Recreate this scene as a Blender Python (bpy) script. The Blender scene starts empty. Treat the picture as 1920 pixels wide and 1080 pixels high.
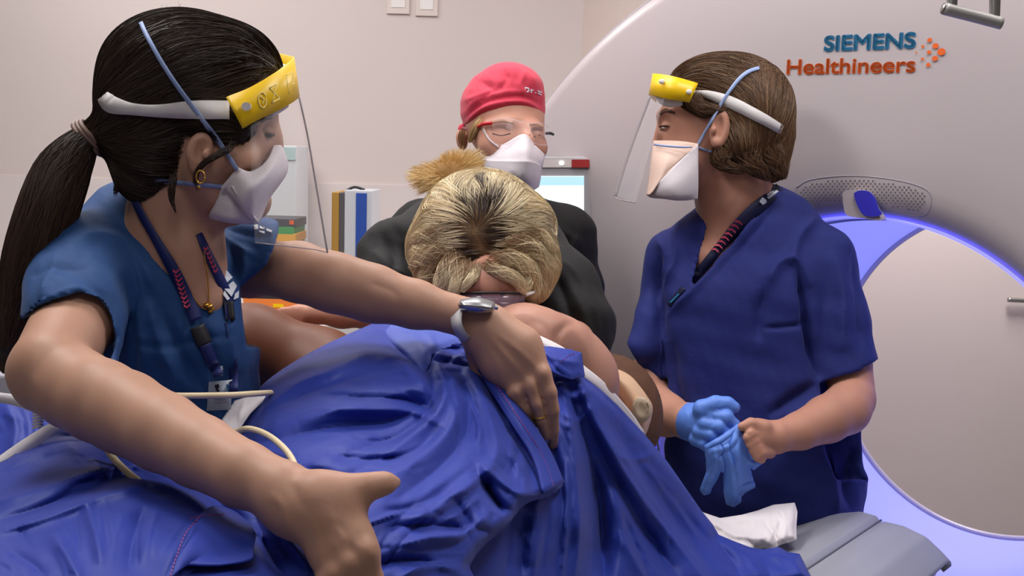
import bpy, math, random
import numpy as np
from mathutils import Vector, Matrix
random.seed(4); RNG = np.random.default_rng(7)
C = bpy.context.scene.collection
SC = bpy.context.scene
# ---------------- camera, world, lights, exposure ----------------
F = 2133.33
PITCH, ROLL, HCAM = 0.11006, 0.02542, 1.5
_c, _s = math.cos(PITCH), math.sin(PITCH)
U0 = np.array([0, _s, _c]); W0 = np.array([0, _c, -_s]); X0 = np.array([1., 0, 0])
_c, _s = math.cos(ROLL), math.sin(ROLL)
CR = _c*X0 + _s*U0; CU = -_s*X0 + _c*U0; CO = np.array([0, 0, HCAM])
cam = bpy.data.cameras.new('camera'); cam.lens = 40; cam.sensor_width = 36; cam.clip_start = .02
camo = bpy.data.objects.new('camera', cam); C.objects.link(camo)
camo.matrix_world = Matrix(((CR[0], CU[0], -W0[0], 0), (CR[1], CU[1], -W0[1], 0), (CR[2], CU[2], -W0[2], HCAM), (0, 0, 0, 1)))
cam.dof.use_dof = False
SC.camera = camo
SC.view_settings.view_transform = 'Standard'; SC.view_settings.look = 'None'
SC.view_settings.exposure = -0.08; SC.view_settings.gamma = 1; SC.view_settings.use_curve_mapping = False
w = bpy.data.worlds.new('world'); SC.world = w; w.use_nodes = True
w.node_tree.nodes['Background'].inputs[0].default_value = (1, .95, .93, 1)
w.node_tree.nodes['Background'].inputs[1].default_value = 0.11
SC.cycles.use_denoising = True
SC.cycles.max_bounces = 8; SC.cycles.transparent_max_bounces = 24
def area(name, loc, sx, sy, power, col=(1, .965, .955), rot=(0, 0, 0)):
    l = bpy.data.lights.new(name, 'AREA'); l.shape = 'RECTANGLE'; l.size = sx; l.size_y = sy; l.energy = power; l.color = col
    o = bpy.data.objects.new(name, l); C.objects.link(o); o.location = loc; o.rotation_euler = rot; return o
CEIL = 2.75
PANELS = [(-.9, 1.5, 19), (.75, 1.5, 17), (-1.2, 3.0, 12), (-.1, .1, 4), (1.7, 3.85, 52), (-.2, 2.4, 13)]  # the strong panel beyond the gantry is added to brighten the far wall
for (x, y, p) in PANELS: area('ceiling_panel_light', (x, y, CEIL-.035), .58, .58, p)

# ---------------- helpers ----------------
def Q(px, py, d):
    return CO + d*(W0 + CR*((px-960)/F) - CU*((py-540)/F))
def c2w(P):  # camera coords (x right, y down, z depth) metres -> world
    P = np.asarray(P, float); return CO + P[:, 2:3]*W0 + P[:, 0:1]*CR - P[:, 1:2]*CU
def w2c(P):
    D = np.asarray(P, float)-CO; return np.stack([D@CR, -(D@CU), D@W0], 1)
def px2c(px, py, d): return np.array([(px-960)/F*d, (py-540)/F*d, d])
def col(r, g, b):  # sRGB 0-255 -> linear
    f = lambda v: (v/255/12.92 if v/255 <= .04045 else ((v/255+.055)/1.055)**2.4)
    return (f(r), f(g), f(b), 1)
def lk(nt, a, b): nt.links.new(a, b)
MATS = {}
def mat(name, c, rough=.6, bump=0, bscale=200, var=0, vscale=8, metal=0, sss=0, spec=.5, emit=None, estr=0, sheen=0, trans=0, alpha=1, stretch=None, coat=0, attr=None, ior=1.45, bdist=.002, detail=3):
    if name in MATS: return MATS[name]
    m = bpy.data.materials.new(name); m.use_nodes = True; nt = m.node_tree; b = nt.nodes['Principled BSDF']
    b.inputs['Base Color'].default_value = c; b.inputs['Roughness'].default_value = rough; b.inputs['Metallic'].default_value = metal
    b.inputs['Specular IOR Level'].default_value = spec; b.inputs['IOR'].default_value = ior
    if sss:
        b.inputs['Subsurface Weight'].default_value = sss; b.inputs['Subsurface Radius'].default_value = (1, .35, .2); b.inputs['Subsurface Scale'].default_value = .008
    if sheen: b.inputs['Sheen Weight'].default_value = sheen; b.inputs['Sheen Roughness'].default_value = .5
    if coat: b.inputs['Coat Weight'].default_value = coat; b.inputs['Coat Roughness'].default_value = .15
    if trans: b.inputs['Transmission Weight'].default_value = trans
    if alpha < 1: b.inputs['Alpha'].default_value = alpha
    if emit: b.inputs['Emission Color'].default_value = emit; b.inputs['Emission Strength'].default_value = estr
    tc = nt.nodes.new('ShaderNodeTexCoord'); mp = nt.nodes.new('ShaderNodeMapping'); lk(nt, tc.outputs['Object'], mp.inputs[0])
    if stretch: mp.inputs['Scale'].default_value = stretch
    if var:
        n = nt.nodes.new('ShaderNodeTexNoise'); n.inputs['Scale'].default_value = vscale; n.inputs['Detail'].default_value = 4; lk(nt, mp.outputs[0], n.inputs[0])
        mx = nt.nodes.new('ShaderNodeMix'); mx.data_type = 'RGBA'; mx.inputs[6].default_value = tuple(v*(1-var) for v in c[:3])+(1,); mx.inputs[7].default_value = tuple(min(1, v*(1+var)) for v in c[:3])+(1,)
        lk(nt, n.outputs[0], mx.inputs[0]); lk(nt, mx.outputs[2], b.inputs['Base Color'])
    if attr:
        a = nt.nodes.new('ShaderNodeAttribute'); a.attribute_name = attr; lk(nt, a.outputs['Color'], b.inputs['Base Color'])
    if bump:
        n = nt.nodes.new('ShaderNodeTexNoise'); n.inputs['Scale'].default_value = bscale; n.inputs['Detail'].default_value = detail; lk(nt, mp.outputs[0], n.inputs[0])
        bp = nt.nodes.new('ShaderNodeBump'); bp.inputs['Strength'].default_value = bump; bp.inputs['Distance'].default_value = bdist
        lk(nt, n.outputs[0], bp.inputs['Height']); lk(nt, bp.outputs[0], b.inputs['Normal'])
    MATS[name] = m; return m

def thing(name, label, cat, loc, group=None):
    o = bpy.data.objects.new(name, None); C.objects.link(o); o.location = tuple(loc); o.empty_display_size = .05
    o['label'] = label; o['category'] = cat
    if group: o['group'] = group
    return o
def tag(o, label, cat, group=None):
    o['label'] = label; o['category'] = cat
    if group: o['group'] = group
    return o
def put(name, V, Fc, m, parent=None, smooth=True, colors=None, label=None, solid=0, offset=0):
    me = bpy.data.meshes.new(name)
    V = np.asarray(V, np.float32)
    if isinstance(Fc, np.ndarray) and len(Fc):
        k = Fc.shape[1]; n = len(Fc)
        me.vertices.add(len(V)); me.vertices.foreach_set('co', V.ravel())
        me.loops.add(n*k); me.loops.foreach_set('vertex_index', Fc.astype(np.int32).ravel())
        me.polygons.add(n); me.polygons.foreach_set('loop_start', np.arange(0, n*k, k, dtype=np.int32)); me.polygons.foreach_set('loop_total', np.full(n, k, np.int32))
        me.update(calc_edges=True); me.validate()
    else:
        me.from_pydata([tuple(map(float, v)) for v in V], [], [tuple(map(int, f)) for f in Fc]); me.update()
    if smooth: me.shade_smooth()
    if colors is not None:
        at = me.color_attributes.new('col', 'FLOAT_COLOR', 'POINT'); cc = np.ones((len(V), 4), np.float32); cc[:, :3] = colors
        at.data.foreach_set('color', cc.ravel())
    if m: me.materials.append(m)
    o = bpy.data.objects.new(name, me); C.objects.link(o)
    base = V.mean(0) if len(V) else np.zeros(3)
    if parent is not None:
        o.parent = parent; off = (Vector(parent['wl']) if 'wl' in parent else parent.location.copy()) if parent.type == 'EMPTY' else Vector((0, 0, 0))
        o.matrix_parent_inverse = Matrix.Translation(-off)
    if label: o['label'] = label
    if solid:
        md = o.modifiers.new('solid', 'SOLIDIFY'); md.thickness = solid; md.offset = offset
    return o
def structure(o): o['kind'] = 'structure'; return o

# ---- signed distance modelling in camera space ----
def rot2(deg):
    a = math.radians(deg); return np.array([[math.cos(a), -math.sin(a)], [math.sin(a), math.cos(a)]])
class Shape:
    def __init__(s, res=.004): s.P = []; s.res = res
    def chain(s, pts, k=.012, sub=False, flat=1):
        """pts: (px,py,d,r_px)"""
        A = [(px2c(p[0], p[1], p[2]), p[3]*p[2]/F) for p in pts]
        if len(A) == 1: A = A*2
        for (a, ra), (b, rb) in zip(A[:-1], A[1:]): s.P.append(('c', sub, k, a, b, ra, rb))
        return s
    def ell(s, px, py, d, rx, ry, rz, rot=0, yaw=0, k=.012, sub=False):
        """rx, ry in px, rz in metres; rot in the image plane (deg, clockwise), yaw about the vertical"""
        R = np.eye(3); R[:2, :2] = rot2(rot)
        a = math.radians(yaw); Ry = np.array([[math.cos(a), 0, math.sin(a)], [0, 1, 0], [-math.sin(a), 0, math.cos(a)]])
        s.P.append(('e', sub, k, px2c(px, py, d), np.array([rx*d/F, ry*d/F, rz]), Ry@R)); return s
    def plane(s, p, n, k=.002):   # cut away the side n points to; p=(px,py,d)
        n = np.array(n, float); n /= np.linalg.norm(n); s.P.append(('p', True, k, px2c(*p), n, 0)); return s
    def poly(s, pts, d0, d1, k=.004):  # cut away a prism seen through the image polygon, between depths
        s.P.append(('y', True, k, np.array(pts, float), d0, d1)); return s
    def grid(s):
        lo = np.full(3, 9.); hi = np.full(3, -9.)
        for p in s.P:
            if p[1]: continue
            if p[0] == 'c':
                for q, r in ((p[3], p[5]), (p[4], p[6])): lo = np.minimum(lo, q-r); hi = np.maximum(hi, q+r)
            if p[0] == 'e':
                r = p[4].max(); rr = np.abs(p[5])@p[4]; lo = np.minimum(lo, p[3]-rr); hi = np.maximum(hi, p[3]+rr)
        lo -= .02; hi += .02; h = s.res
        n = np.ceil((hi-lo)/h).astype(int)+1
        V = np.full(n, .06, np.float32)
        ax = [lo[i]+h*np.arange(n[i]) for i in range(3)]
        for p in s.P:
            k = p[2]; pad = k+.03
            if p[0] == 'c':
                l = np.minimum(p[3]-p[5], p[4]-p[6])-pad; u = np.maximum(p[3]+p[5], p[4]+p[6])+pad
            elif p[0] == 'e':
                rr = np.abs(p[5])@p[4]; l = p[3]-rr-pad; u = p[3]+rr+pad
            else: l = lo; u = hi
            i0 = np.clip(np.floor((l-lo)/h).astype(int), 0, n); i1 = np.clip(np.ceil((u-lo)/h).astype(int)+1, 0, n)
            if (i1 <= i0).any(): continue
            X, Y, Z = np.meshgrid(*[ax[i][i0[i]:i1[i]].astype(np.float32) for i in range(3)], indexing='ij')
            if p[0] == 'c':
                a, b, ra, rb = p[3:7]; ba = b-a; L2 = ba@ba
                px_, py_, pz_ = X-a[0], Y-a[1], Z-a[2]
                t = np.clip((px_*ba[0]+py_*ba[1]+pz_*ba[2])/max(L2, 1e-9), 0, 1)
                D = np.sqrt((px_-t*ba[0])**2+(py_-t*ba[1])**2+(pz_-t*ba[2])**2)-(ra+(rb-ra)*t)
            elif p[0] == 'e':
                c, r, R = p[3:6]; x, y, z = X-c[0], Y-c[1], Z-c[2]
                q = [(R[0, i]*x+R[1, i]*y+R[2, i]*z) for i in range(3)]
                k0 = np.sqrt((q[0]/r[0])**2+(q[1]/r[1])**2+(q[2]/r[2])**2)
                k1 = np.sqrt((q[0]/r[0]**2)**2+(q[1]/r[1]**2)**2+(q[2]/r[2]**2)**2)+1e-6
                D = k0*(k0-1)/k1; D = np.where(k0 < .05, -r.min(), D)
            elif p[0] == 'p':
                c, nn = p[3:5]; D = -((X-c[0])*nn[0]+(Y-c[1])*nn[1]+(Z-c[2])*nn[2])
            else:
                pts, d0, d1 = p[3:6]; PX = X/Z*F+960; PY = Y/Z*F+540
                ds, ins = polydist(PX.ravel(), PY.ravel(), pts); D = (np.where(ins, -ds, ds).reshape(PX.shape))*Z/F
                D = np.maximum(D, np.maximum(d0-Z, Z-d1))
            sl = tuple(slice(i0[i], i1[i]) for i in range(3)); A = V[sl]
            if p[1]:
                h_ = np.maximum(k-np.abs(A+D), 0)/max(k, 1e-6); V[sl] = np.maximum(A, -D)+h_*h_*k*.25
            else:
                h_ = np.maximum(k-np.abs(A-D), 0)/max(k, 1e-6); V[sl] = np.minimum(A, D)-h_*h_*k*.25
        s.V = V; s.lo = lo; s.n = n; return s
    def sample(s, P):
        q = (P-s.lo)/s.res; q = np.clip(q, 0, s.n-1.001); i = q.astype(int); f = q-i; r = 0
        for dx in (0, 1):
            for dy in (0, 1):
                for dz in (0, 1):
                    wgt = (f[:, 0] if dx else 1-f[:, 0])*(f[:, 1] if dy else 1-f[:, 1])*(f[:, 2] if dz else 1-f[:, 2])
                    r = r+wgt*s.V[i[:, 0]+dx, i[:, 1]+dy, i[:, 2]+dz]
        return r
    def grad(s, P, e=.004):
        g = np.stack([s.sample(P+np.eye(3)[i]*e)-s.sample(P-np.eye(3)[i]*e) for i in range(3)], 1)
        return g/(np.linalg.norm(g, axis=1, keepdims=True)+1e-9)
    def verts(s):
        if not hasattr(s, 'V'): s.grid()
        V = s.V; n = np.array(V.shape); ins = V < 0
        cs = np.zeros(n-1, np.int8)
        for dx in (0, 1):
            for dy in (0, 1):
                for dz in (0, 1): cs += ins[dx:n[0]-1+dx, dy:n[1]-1+dy, dz:n[2]-1+dz]
        act = (cs > 0) & (cs < 8); I = np.argwhere(act); idx = np.full(n-1, -1, np.int32); idx[act] = np.arange(len(I))
        S = np.zeros((len(I), 3)); N = np.zeros(len(I))
        cor = np.array([(a, b, c) for a in (0, 1) for b in (0, 1) for c in (0, 1)])
        cv = np.stack([V[I[:, 0]+c[0], I[:, 1]+c[1], I[:, 2]+c[2]] for c in cor], 1)
        for i in range(8):
            for j in range(i+1, 8):
                if np.abs(cor[i]-cor[j]).sum() != 1: continue
                a, b = cv[:, i], cv[:, j]; m = (a < 0) != (b < 0); t = np.where(m, a/np.where(a == b, 1, a-b), 0)
                S += np.where(m[:, None], cor[i]+t[:, None]*(cor[j]-cor[i]), 0); N += m
        P = s.lo+(I+S/np.maximum(N, 1)[:, None])*s.res
        Fs = []
        for ax in range(3):
            o = [a for a in range(3) if a != ax]
            sl0 = [slice(None)]*3; sl1 = [slice(None)]*3; sl0[ax] = slice(0, n[ax]-1); sl1[ax] = slice(1, n[ax])
            e = ins[tuple(sl0)] != ins[tuple(sl1)]; E = np.argwhere(e)
            E = E[(E[:, o[0]] > 0) & (E[:, o[1]] > 0) & (E[:, o[0]] < n[o[0]]-1) & (E[:, o[1]] < n[o[1]]-1)]
            flip = ins[E[:, 0], E[:, 1], E[:, 2]]
            q = []
            for (da, db) in ((-1, -1), (0, -1), (0, 0), (-1, 0)):
                K = E.copy(); K[:, o[0]] += da; K[:, o[1]] += db; q.append(idx[K[:, 0], K[:, 1], K[:, 2]])
            q = np.stack(q, 1)
            if ax == 1: flip = ~flip
            q[flip] = q[flip][:, ::-1]
            q = q[(q >= 0).all(1)]
            Fs.append(q)
        return P, np.concatenate(Fs)
    def mesh(s, name, m, parent=None, folds=None, smooth=2, noise=None, colorfn=None, label=None, amp=1):
        P, Fq = s.verts()
        if smooth:
            E = np.concatenate([Fq[:, [0, 1]], Fq[:, [1, 2]], Fq[:, [2, 3]], Fq[:, [3, 0]]])
            for it in range(smooth*2):
                A = np.zeros_like(P); N = np.zeros(len(P))
                for c in range(3):
                    A[:, c] = np.bincount(E[:, 0], P[E[:, 1], c], len(P))+np.bincount(E[:, 1], P[E[:, 0], c], len(P))
                N = np.bincount(E[:, 0], minlength=len(P))+np.bincount(E[:, 1], minlength=len(P))
                P = P+(A/np.maximum(N, 1)[:, None]-P)*(.5 if it % 2 == 0 else -.45)
        if folds or noise:
            G = s.grad(P)
            PX = P[:, 0]/P[:, 2]*F+960; PY = P[:, 1]/P[:, 2]*F+540
            face = np.clip(-G[:, 2]*1.5, 0, 1)
            h = np.zeros(len(P))
            if folds: h += foldh(PX, PY, folds)*face*amp
            if noise: h += noise[1]*fnoise(P*noise[0])
            P = P+G*h[:, None]
        s.mv = P
        cl = colorfn(P[:, 0]/P[:, 2]*F+960, P[:, 1]/P[:, 2]*F+540, P) if colorfn else None
        return put(name, c2w(P), Fq, m, parent, True, cl, label)

def fnoise(P, seed=3):
    r = np.random.default_rng(seed); v = 0
    for i in range(10):
        k = r.normal(size=3)*(1+i*.35); v = v+np.sin(P@k+r.uniform(0, 6.28))/(1+i*.35)
    return v/3
def polydist(x, y, pts):
    pts = np.asarray(pts, float); n = len(pts); D = np.full(len(x), 1e9); ins = np.zeros(len(x), bool)
    for i in range(n):
        a = pts[i]; b = pts[(i+1) % n]; e = b-a; L = e@e+1e-9
        t = np.clip(((x-a[0])*e[0]+(y-a[1])*e[1])/L, 0, 1); D = np.minimum(D, (x-a[0]-t*e[0])**2+(y-a[1]-t*e[1])**2)
        if a[1] != b[1]:
            c = ((a[1] > y) != (b[1] > y)) & (x < (b[0]-a[0])*(y-a[1])/(b[1]-a[1])+a[0]); ins ^= c
    return np.sqrt(D), ins
def crspline(pts, n=12):
    P = np.asarray(pts, float)
    if len(P) < 3: t = np.linspace(0, 1, n+1)[:, None]; return P[0]*(1-t)+P[-1]*t
    P = np.vstack([2*P[0]-P[1], P, 2*P[-1]-P[-2]]); out = []
    for i in range(1, len(P)-2):
        t = np.linspace(0, 1, n, endpoint=False)[:, None]; a, b, c, d = P[i-1:i+3]
        out.append(.5*((2*b)+(c-a)*t+(2*a-5*b+4*c-d)*t*t+(3*b-a-3*c+d)*t**3))
    out.append(P[-2][None]); return np.vstack(out)
def foldh(x, y, folds):
    """folds: (points, width px, amplitude mm, kind) ridge 'r', crease -amp, step 's' (raised on the left of travel)"""
    H = np.zeros(len(x))
    for f in folds:
        pts, wd, am = f[:3]; kind = f[3] if len(f) > 3 else 'r'
        P = crspline(pts, 5); Ls = np.r_[0, np.cumsum(np.linalg.norm(np.diff(P, axis=0), axis=1))]; LT = Ls[-1]
        m = (x > P[:, 0].min()-4*wd) & (x < P[:, 0].max()+4*wd) & (y > P[:, 1].min()-4*wd) & (y < P[:, 1].max()+4*wd)
        if not m.any(): continue
        xs, ys = x[m], y[m]; best = np.full(len(xs), 1e9); sg = np.zeros(len(xs)); tt = np.zeros(len(xs))
        for i in range(len(P)-1):
            a, b = P[i], P[i+1]; e = b-a; L = e@e+1e-9
            t = np.clip(((xs-a[0])*e[0]+(ys-a[1])*e[1])/L, 0, 1); dx = xs-a[0]-t*e[0]; dy = ys-a[1]-t*e[1]
            D = dx*dx+dy*dy; k = D < best; best[k] = D[k]; sg[k] = np.sign(e[0]*dy[k]-e[1]*dx[k]); tt[k] = Ls[i]+t[k]*math.sqrt(L)
        d = np.sqrt(best)/wd; u = tt/max(LT, 1e-6); fade = np.clip(np.minimum(u, 1-u)*4, 0, 1)**.7*.85+.15
        if kind == 'r': h = .55*np.exp(-d*d)+.45*np.exp(-1.9*d)
        elif kind == 's': h = np.exp(-np.where(sg > 0, d*.35, d*1.6)**2)
        elif kind == 't': h = np.exp(-np.where(sg < 0, d*.35, d*1.6)**2)
        H[m] += h*am*.001*fade
    return H
def autofolds(folds, per, seed=11):
    r = np.random.default_rng(seed); out = []
    for f in folds:
        P = crspline(np.array(f[0], float), 6); n = len(P)
        for i in range(per):
            L = r.integers(4, max(5, min(12, n))); a = r.integers(0, max(1, n-L)); seg = P[a:a+L].copy(); T = seg[-1]-seg[0]; T /= np.linalg.norm(T)+1e-6; N = np.array([-T[1], T[0]])
            seg = seg+N*r.uniform(-38, 38)+T*r.uniform(-20, 20)+np.outer(np.linspace(-1, 1, len(seg)), N)*r.uniform(-12, 12)
            out.append((seg, r.uniform(3.5, 7), r.uniform(1.2, 3.4)*r.choice([-1, 1])))
    return out
def tps(ctrl, X, Y):
    A = np.asarray(ctrl, float); n = len(A); sc = 300.
    def U(r2): return np.where(r2 > 0, r2*np.log(r2+1e-12), 0)
    p = A[:, :2]/sc; K = U(((p[:, None]-p[None])**2).sum(2))+np.eye(n)*.02; Pm = np.c_[np.ones(n), p]
    M = np.zeros((n+3, n+3)); M[:n, :n] = K; M[:n, n:] = Pm; M[n:, :n] = Pm.T
    w_ = np.linalg.solve(M, np.r_[A[:, 2], 0, 0, 0]); out = w_[n]+w_[n+1]*X/sc+w_[n+2]*Y/sc
    for i in range(n): out = out+w_[i]*U((X/sc-p[i, 0])**2+(Y/sc-p[i, 1])**2)
    return out
def cloth(name, poly, ctrl, folds, m, parent=None, step=4, thick=.0015, rough=None, curl=(.0, 12), spl=True, lab=None, nz=(.004, 60), amp=1.45, auto=4):
    poly = crspline(list(poly)+[poly[0]], 6)[:-1] if spl else np.asarray(poly, float)
    x0, y0 = poly.min(0)-step; x1, y1 = poly.max(0)+step
    gx = np.arange(x0, x1, step); gy = np.arange(y0, y1, step); X, Y = np.meshgrid(gx, gy, indexing='ij'); sh = X.shape
    D, ins = polydist(X.ravel(), Y.ravel(), poly); X = X.ravel().copy(); Y = Y.ravel().copy()
    keep = ins | (D < step*.75)
    idx = np.arange(len(X)).reshape(sh); q = np.stack([idx[:-1, :-1], idx[:-1, 1:], idx[1:, 1:], idx[1:, :-1]], -1).reshape(-1, 4)
    q = q[keep[q].all(1)]
    nb = np.bincount(q.ravel(), minlength=len(X)); bd = (nb > 0) & (nb < 4)
    bi = np.where(bd)[0]; bx, by = X[bi], Y[bi]; best = np.full(len(bi), 1e9); nx_, ny_ = bx.copy(), by.copy()
    for i in range(len(poly)):
        a = poly[i]; b = poly[(i+1) % len(poly)]; e = b-a; L = e@e+1e-9
        t = np.clip(((bx-a[0])*e[0]+(by-a[1])*e[1])/L, 0, 1); cx, cy = a[0]+t*e[0], a[1]+t*e[1]; dd = (bx-cx)**2+(by-cy)**2
        k = dd < best; best[k] = dd[k]; nx_[k] = cx[k]; ny_[k] = cy[k]
    mv = best < (step*1.6)**2; X[bi[mv]] = nx_[mv]; Y[bi[mv]] = ny_[mv]
    used, inv = np.unique(q.ravel(), return_inverse=True); X = X[used]; Y = Y[used]; q = inv.reshape(-1, 4)
    Z = tps(ctrl, X, Y)-amp*foldh(X, Y, folds)-foldh(X, Y, autofolds(folds, auto))
    Z = Z+nz[0]*fnoise(np.stack([X, Y, X*0], 1)/nz[1], 5)
    if curl[0]:
        D2, _ = polydist(X, Y, poly); Z = Z+curl[0]*np.exp(-(D2/curl[1])**2*1.0)
    P = np.stack([(X-960)/F*Z, (Y-540)/F*Z, Z], 1)
    o = put(name, c2w(P), q, m, parent, True, label=lab, solid=thick, offset=0); return o
def patch(name, rows, m, parent=None, n=8, thick=.001, smooth=True, label=None, world=False, closed=False, flat=False):
    """rows of (px,py,d) control points -> smooth sheet"""
    R = [np.array([(p if world else Q(*p)) for p in r], float) for r in rows]
    if flat: pass
    R = [crspline(r, n) for r in R] if not flat else R; A = np.array(R)
    if len(A) > 2 and not flat: A = np.stack([crspline(A[:, j], n) for j in range(A.shape[1])], 1)
    a, b = A.shape[:2]; idx = np.arange(a*b).reshape(a, b)
    q = np.stack([idx[:-1, :-1], idx[:-1, 1:], idx[1:, 1:], idx[1:, :-1]], -1).reshape(-1, 4)
    return put(name, A.reshape(-1, 3), q, m, parent, smooth, label=label, solid=thick)
def ribbon(name, pts, m, parent=None, thick=.001, n=8, world=False, label=None, lift=0):
    """pts (px,py,d,halfwidth px): band facing the camera; width across the path in the picture plane"""
    P = crspline(np.array(pts, float), n); T = np.gradient(P[:, :2], axis=0); T /= np.linalg.norm(T, axis=1, keepdims=True)+1e-9; N = np.stack([-T[:, 1], T[:, 0]], 1)
    rows = []
    for sgn, bul in ((-1, 0), (0, -.0008), (1, 0)): rows.append([Q(p[0]+sgn*nn[0]*p[3], p[1]+sgn*nn[1]*p[3], p[2]+bul-lift) for p, nn in zip(P, N)])
    return patch(name, rows, m, parent, n=2, thick=thick, world=True, label=label, flat=True)
def tube(name, pts, r, m, parent=None, seg=10, n=8, world=False, closed=False, label=None, rpts=None, sq=1):
    W = np.array([(p if world else Q(*p)) for p in pts], float)
    if closed: W = np.vstack([W, W[:1]])
    P = crspline(W, n); k = len(P); T = np.gradient(P, axis=0); T /= np.linalg.norm(T, axis=1, keepdims=True)+1e-12
    rr = np.full(k, r) if rpts is None else np.interp(np.linspace(0, 1, k), np.linspace(0, 1, len(rpts)), rpts)
    N = np.cross(T[0], [0, 0, 1.0]);
    if np.linalg.norm(N) < .1: N = np.cross(T[0], [1., 0, 0])
    N /= np.linalg.norm(N); V = []
    for i in range(k):
        N = N-T[i]*(N@T[i]); N /= np.linalg.norm(N)+1e-12; B = np.cross(T[i], N)
        for j in range(seg):
            a = 2*math.pi*j/seg; V.append(P[i]+rr[i]*(math.cos(a)*N+sq*math.sin(a)*B))
    Fq = [(i*seg+j, i*seg+(j+1) % seg, (i+1)*seg+(j+1) % seg, (i+1)*seg+j) for i in range(k-1) for j in range(seg)]
    Fc = list(Fq)+[tuple(range(seg))[::-1], tuple(range((k-1)*seg, k*seg))]
    return put(name, V, Fc, m, parent, True, label=label)
def box(name, corner, ex, ey, ez, m, parent=None, bevel=0, label=None):
    c = np.array(corner, float); ex, ey, ez = map(lambda v: np.array(v, float), (ex, ey, ez))
    V = [c+i*ex+j*ey+k*ez for i in (0, 1) for j in (0, 1) for k in (0, 1)]
    Fc = [(0, 1, 3, 2), (4, 6, 7, 5), (0, 4, 5, 1), (2, 3, 7, 6), (0, 2, 6, 4), (1, 5, 7, 3)]
    if np.dot(np.cross(ex, ey), ez) < 0: Fc = [f[::-1] for f in Fc]
    o = put(name, V, Fc, m, parent, False, label=label)
    if bevel:
        md = o.modifiers.new('bevel', 'BEVEL'); md.width = bevel; md.segments = 3
    return o
def sub(name, parent, loc, label=None):
    o = bpy.data.objects.new(name, None); C.objects.link(o); o.parent = parent; o.empty_display_size = .02
    o.matrix_parent_inverse = Matrix.Identity(4); o.location = Vector(tuple(loc))-parent.location
    o['wl'] = tuple(map(float, loc))
    if label: o['label'] = label
    return o
def surf(shapes, px, py, lift=.002, near=.8, far=2.8):
    D = np.arange(near, far, .002); P = np.stack([(px-960)/F*D, (py-540)/F*D, D], 1); best = None
    for s in shapes:
        lo, hi = s.lo, s.lo+(s.n-1)*s.res; m = ((P > lo) & (P < hi)).all(1)
        if not m.any(): continue
        v = np.where(m, s.sample(P), 1); i = np.argmax(v < 0)
        if v[i] < 0: best = D[i] if best is None else min(best, D[i])
    return None if best is None else best-lift
def onto(shapes, pts, lift=.002, dflt=None):
    out = []
    for p in pts:
        d = surf(shapes, p[0], p[1], lift); q = list(p); q[2] = d if d is not None else p[2]; out.append(tuple(q))
    return out
def sribbon(name, shapes, pts, m, parent, lift=.002, thick=.001, n=8, label=None, emb=True):
    '''band laid on a surface; each row sits on it'''
    P = crspline(np.array(pts, float), n); T = np.gradient(P[:, :2], axis=0); T /= np.linalg.norm(T, axis=1, keepdims=True)+1e-9; N = np.stack([-T[:, 1], T[:, 0]], 1)
    Z = []
    for j in (-1, 0, 1):
        z = []
        for p, nn in zip(P, N):
            d = surf(shapes, p[0]+j*nn[0]*p[3], p[1]+j*nn[1]*p[3], lift); z.append(d if d is not None and abs(d-p[2]) < .09 else p[2])
        z = np.array(z); zz = np.convolve(np.r_[z[:1], z[:1], z, z[-1:], z[-1:]], [.1, .25, .3, .25, .1], 'valid'); Z.append(np.minimum(zz, z+.001))
    Zc = Z[1]; Z[0] = np.clip(Z[0], Zc-.006, Zc+.008); Z[2] = np.clip(Z[2], Zc-.006, Zc+.008)
    rows = [[Q(p[0]+j*nn[0]*p[3], p[1]+j*nn[1]*p[3], z) for p, nn, z in zip(P, N, Z[j+1])] for j in (-1, 0, 1)]
    return patch(name, rows, m, parent, thick=thick, world=True, label=label, flat=True)
# hair: bundles of thin ribbons
def strands(name, paths, widths, cols, m, parent=None):
    """paths (n,k,3) camera space; widths (n,) metres; cols (n,k,3)"""
    P = np.asarray(paths); n, k = P.shape[:2]
    T = np.gradient(P, axis=1); T /= np.linalg.norm(T, axis=2, keepdims=True)+1e-9
    r = RNG.normal(size=(n, 1, 3))*.35+np.array([0, 0, 1.0]); N = np.cross(T, r); N /= np.linalg.norm(N, axis=2, keepdims=True)+1e-9
    tp = np.sin(np.linspace(.15, math.pi*.93, k))**.4; wd = widths[:, None, None]*tp[None, :, None]*.5
    V = np.concatenate([(P-N*wd)[:, :, None], (P+N*wd)[:, :, None]], 2).reshape(-1, 3)
    i = (np.arange(n)[:, None]*k+np.arange(k-1)[None]).ravel()*2
    q = np.stack([i, i+1, i+3, i+2], 1)
    cc = np.repeat(np.asarray(cols).reshape(-1, 3), 2, axis=0)
    return put(name, c2w(V), q, m, parent, True, cc)
def flow(shape, starts, dirfn, k=14, step=.008, lift=.001, jitter=.15):
    P = starts.copy(); n = len(P); out = [P.copy()]; lf = lift*RNG.uniform(.2, 2.2, n); jit = RNG.normal(size=(n, 3))*jitter
    for i in range(k-1):
        d = dirfn(P)+jit; g = shape.grad(P); d = d-g*(d*g).sum(1, keepdims=True); d /= np.linalg.norm(d, axis=1, keepdims=True)+1e-9
        P = P+d*step; dd = shape.sample(P); P = P-shape.grad(P)*(dd-lf)[:, None]; out.append(P.copy())
    return np.stack(out, 1)
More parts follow.
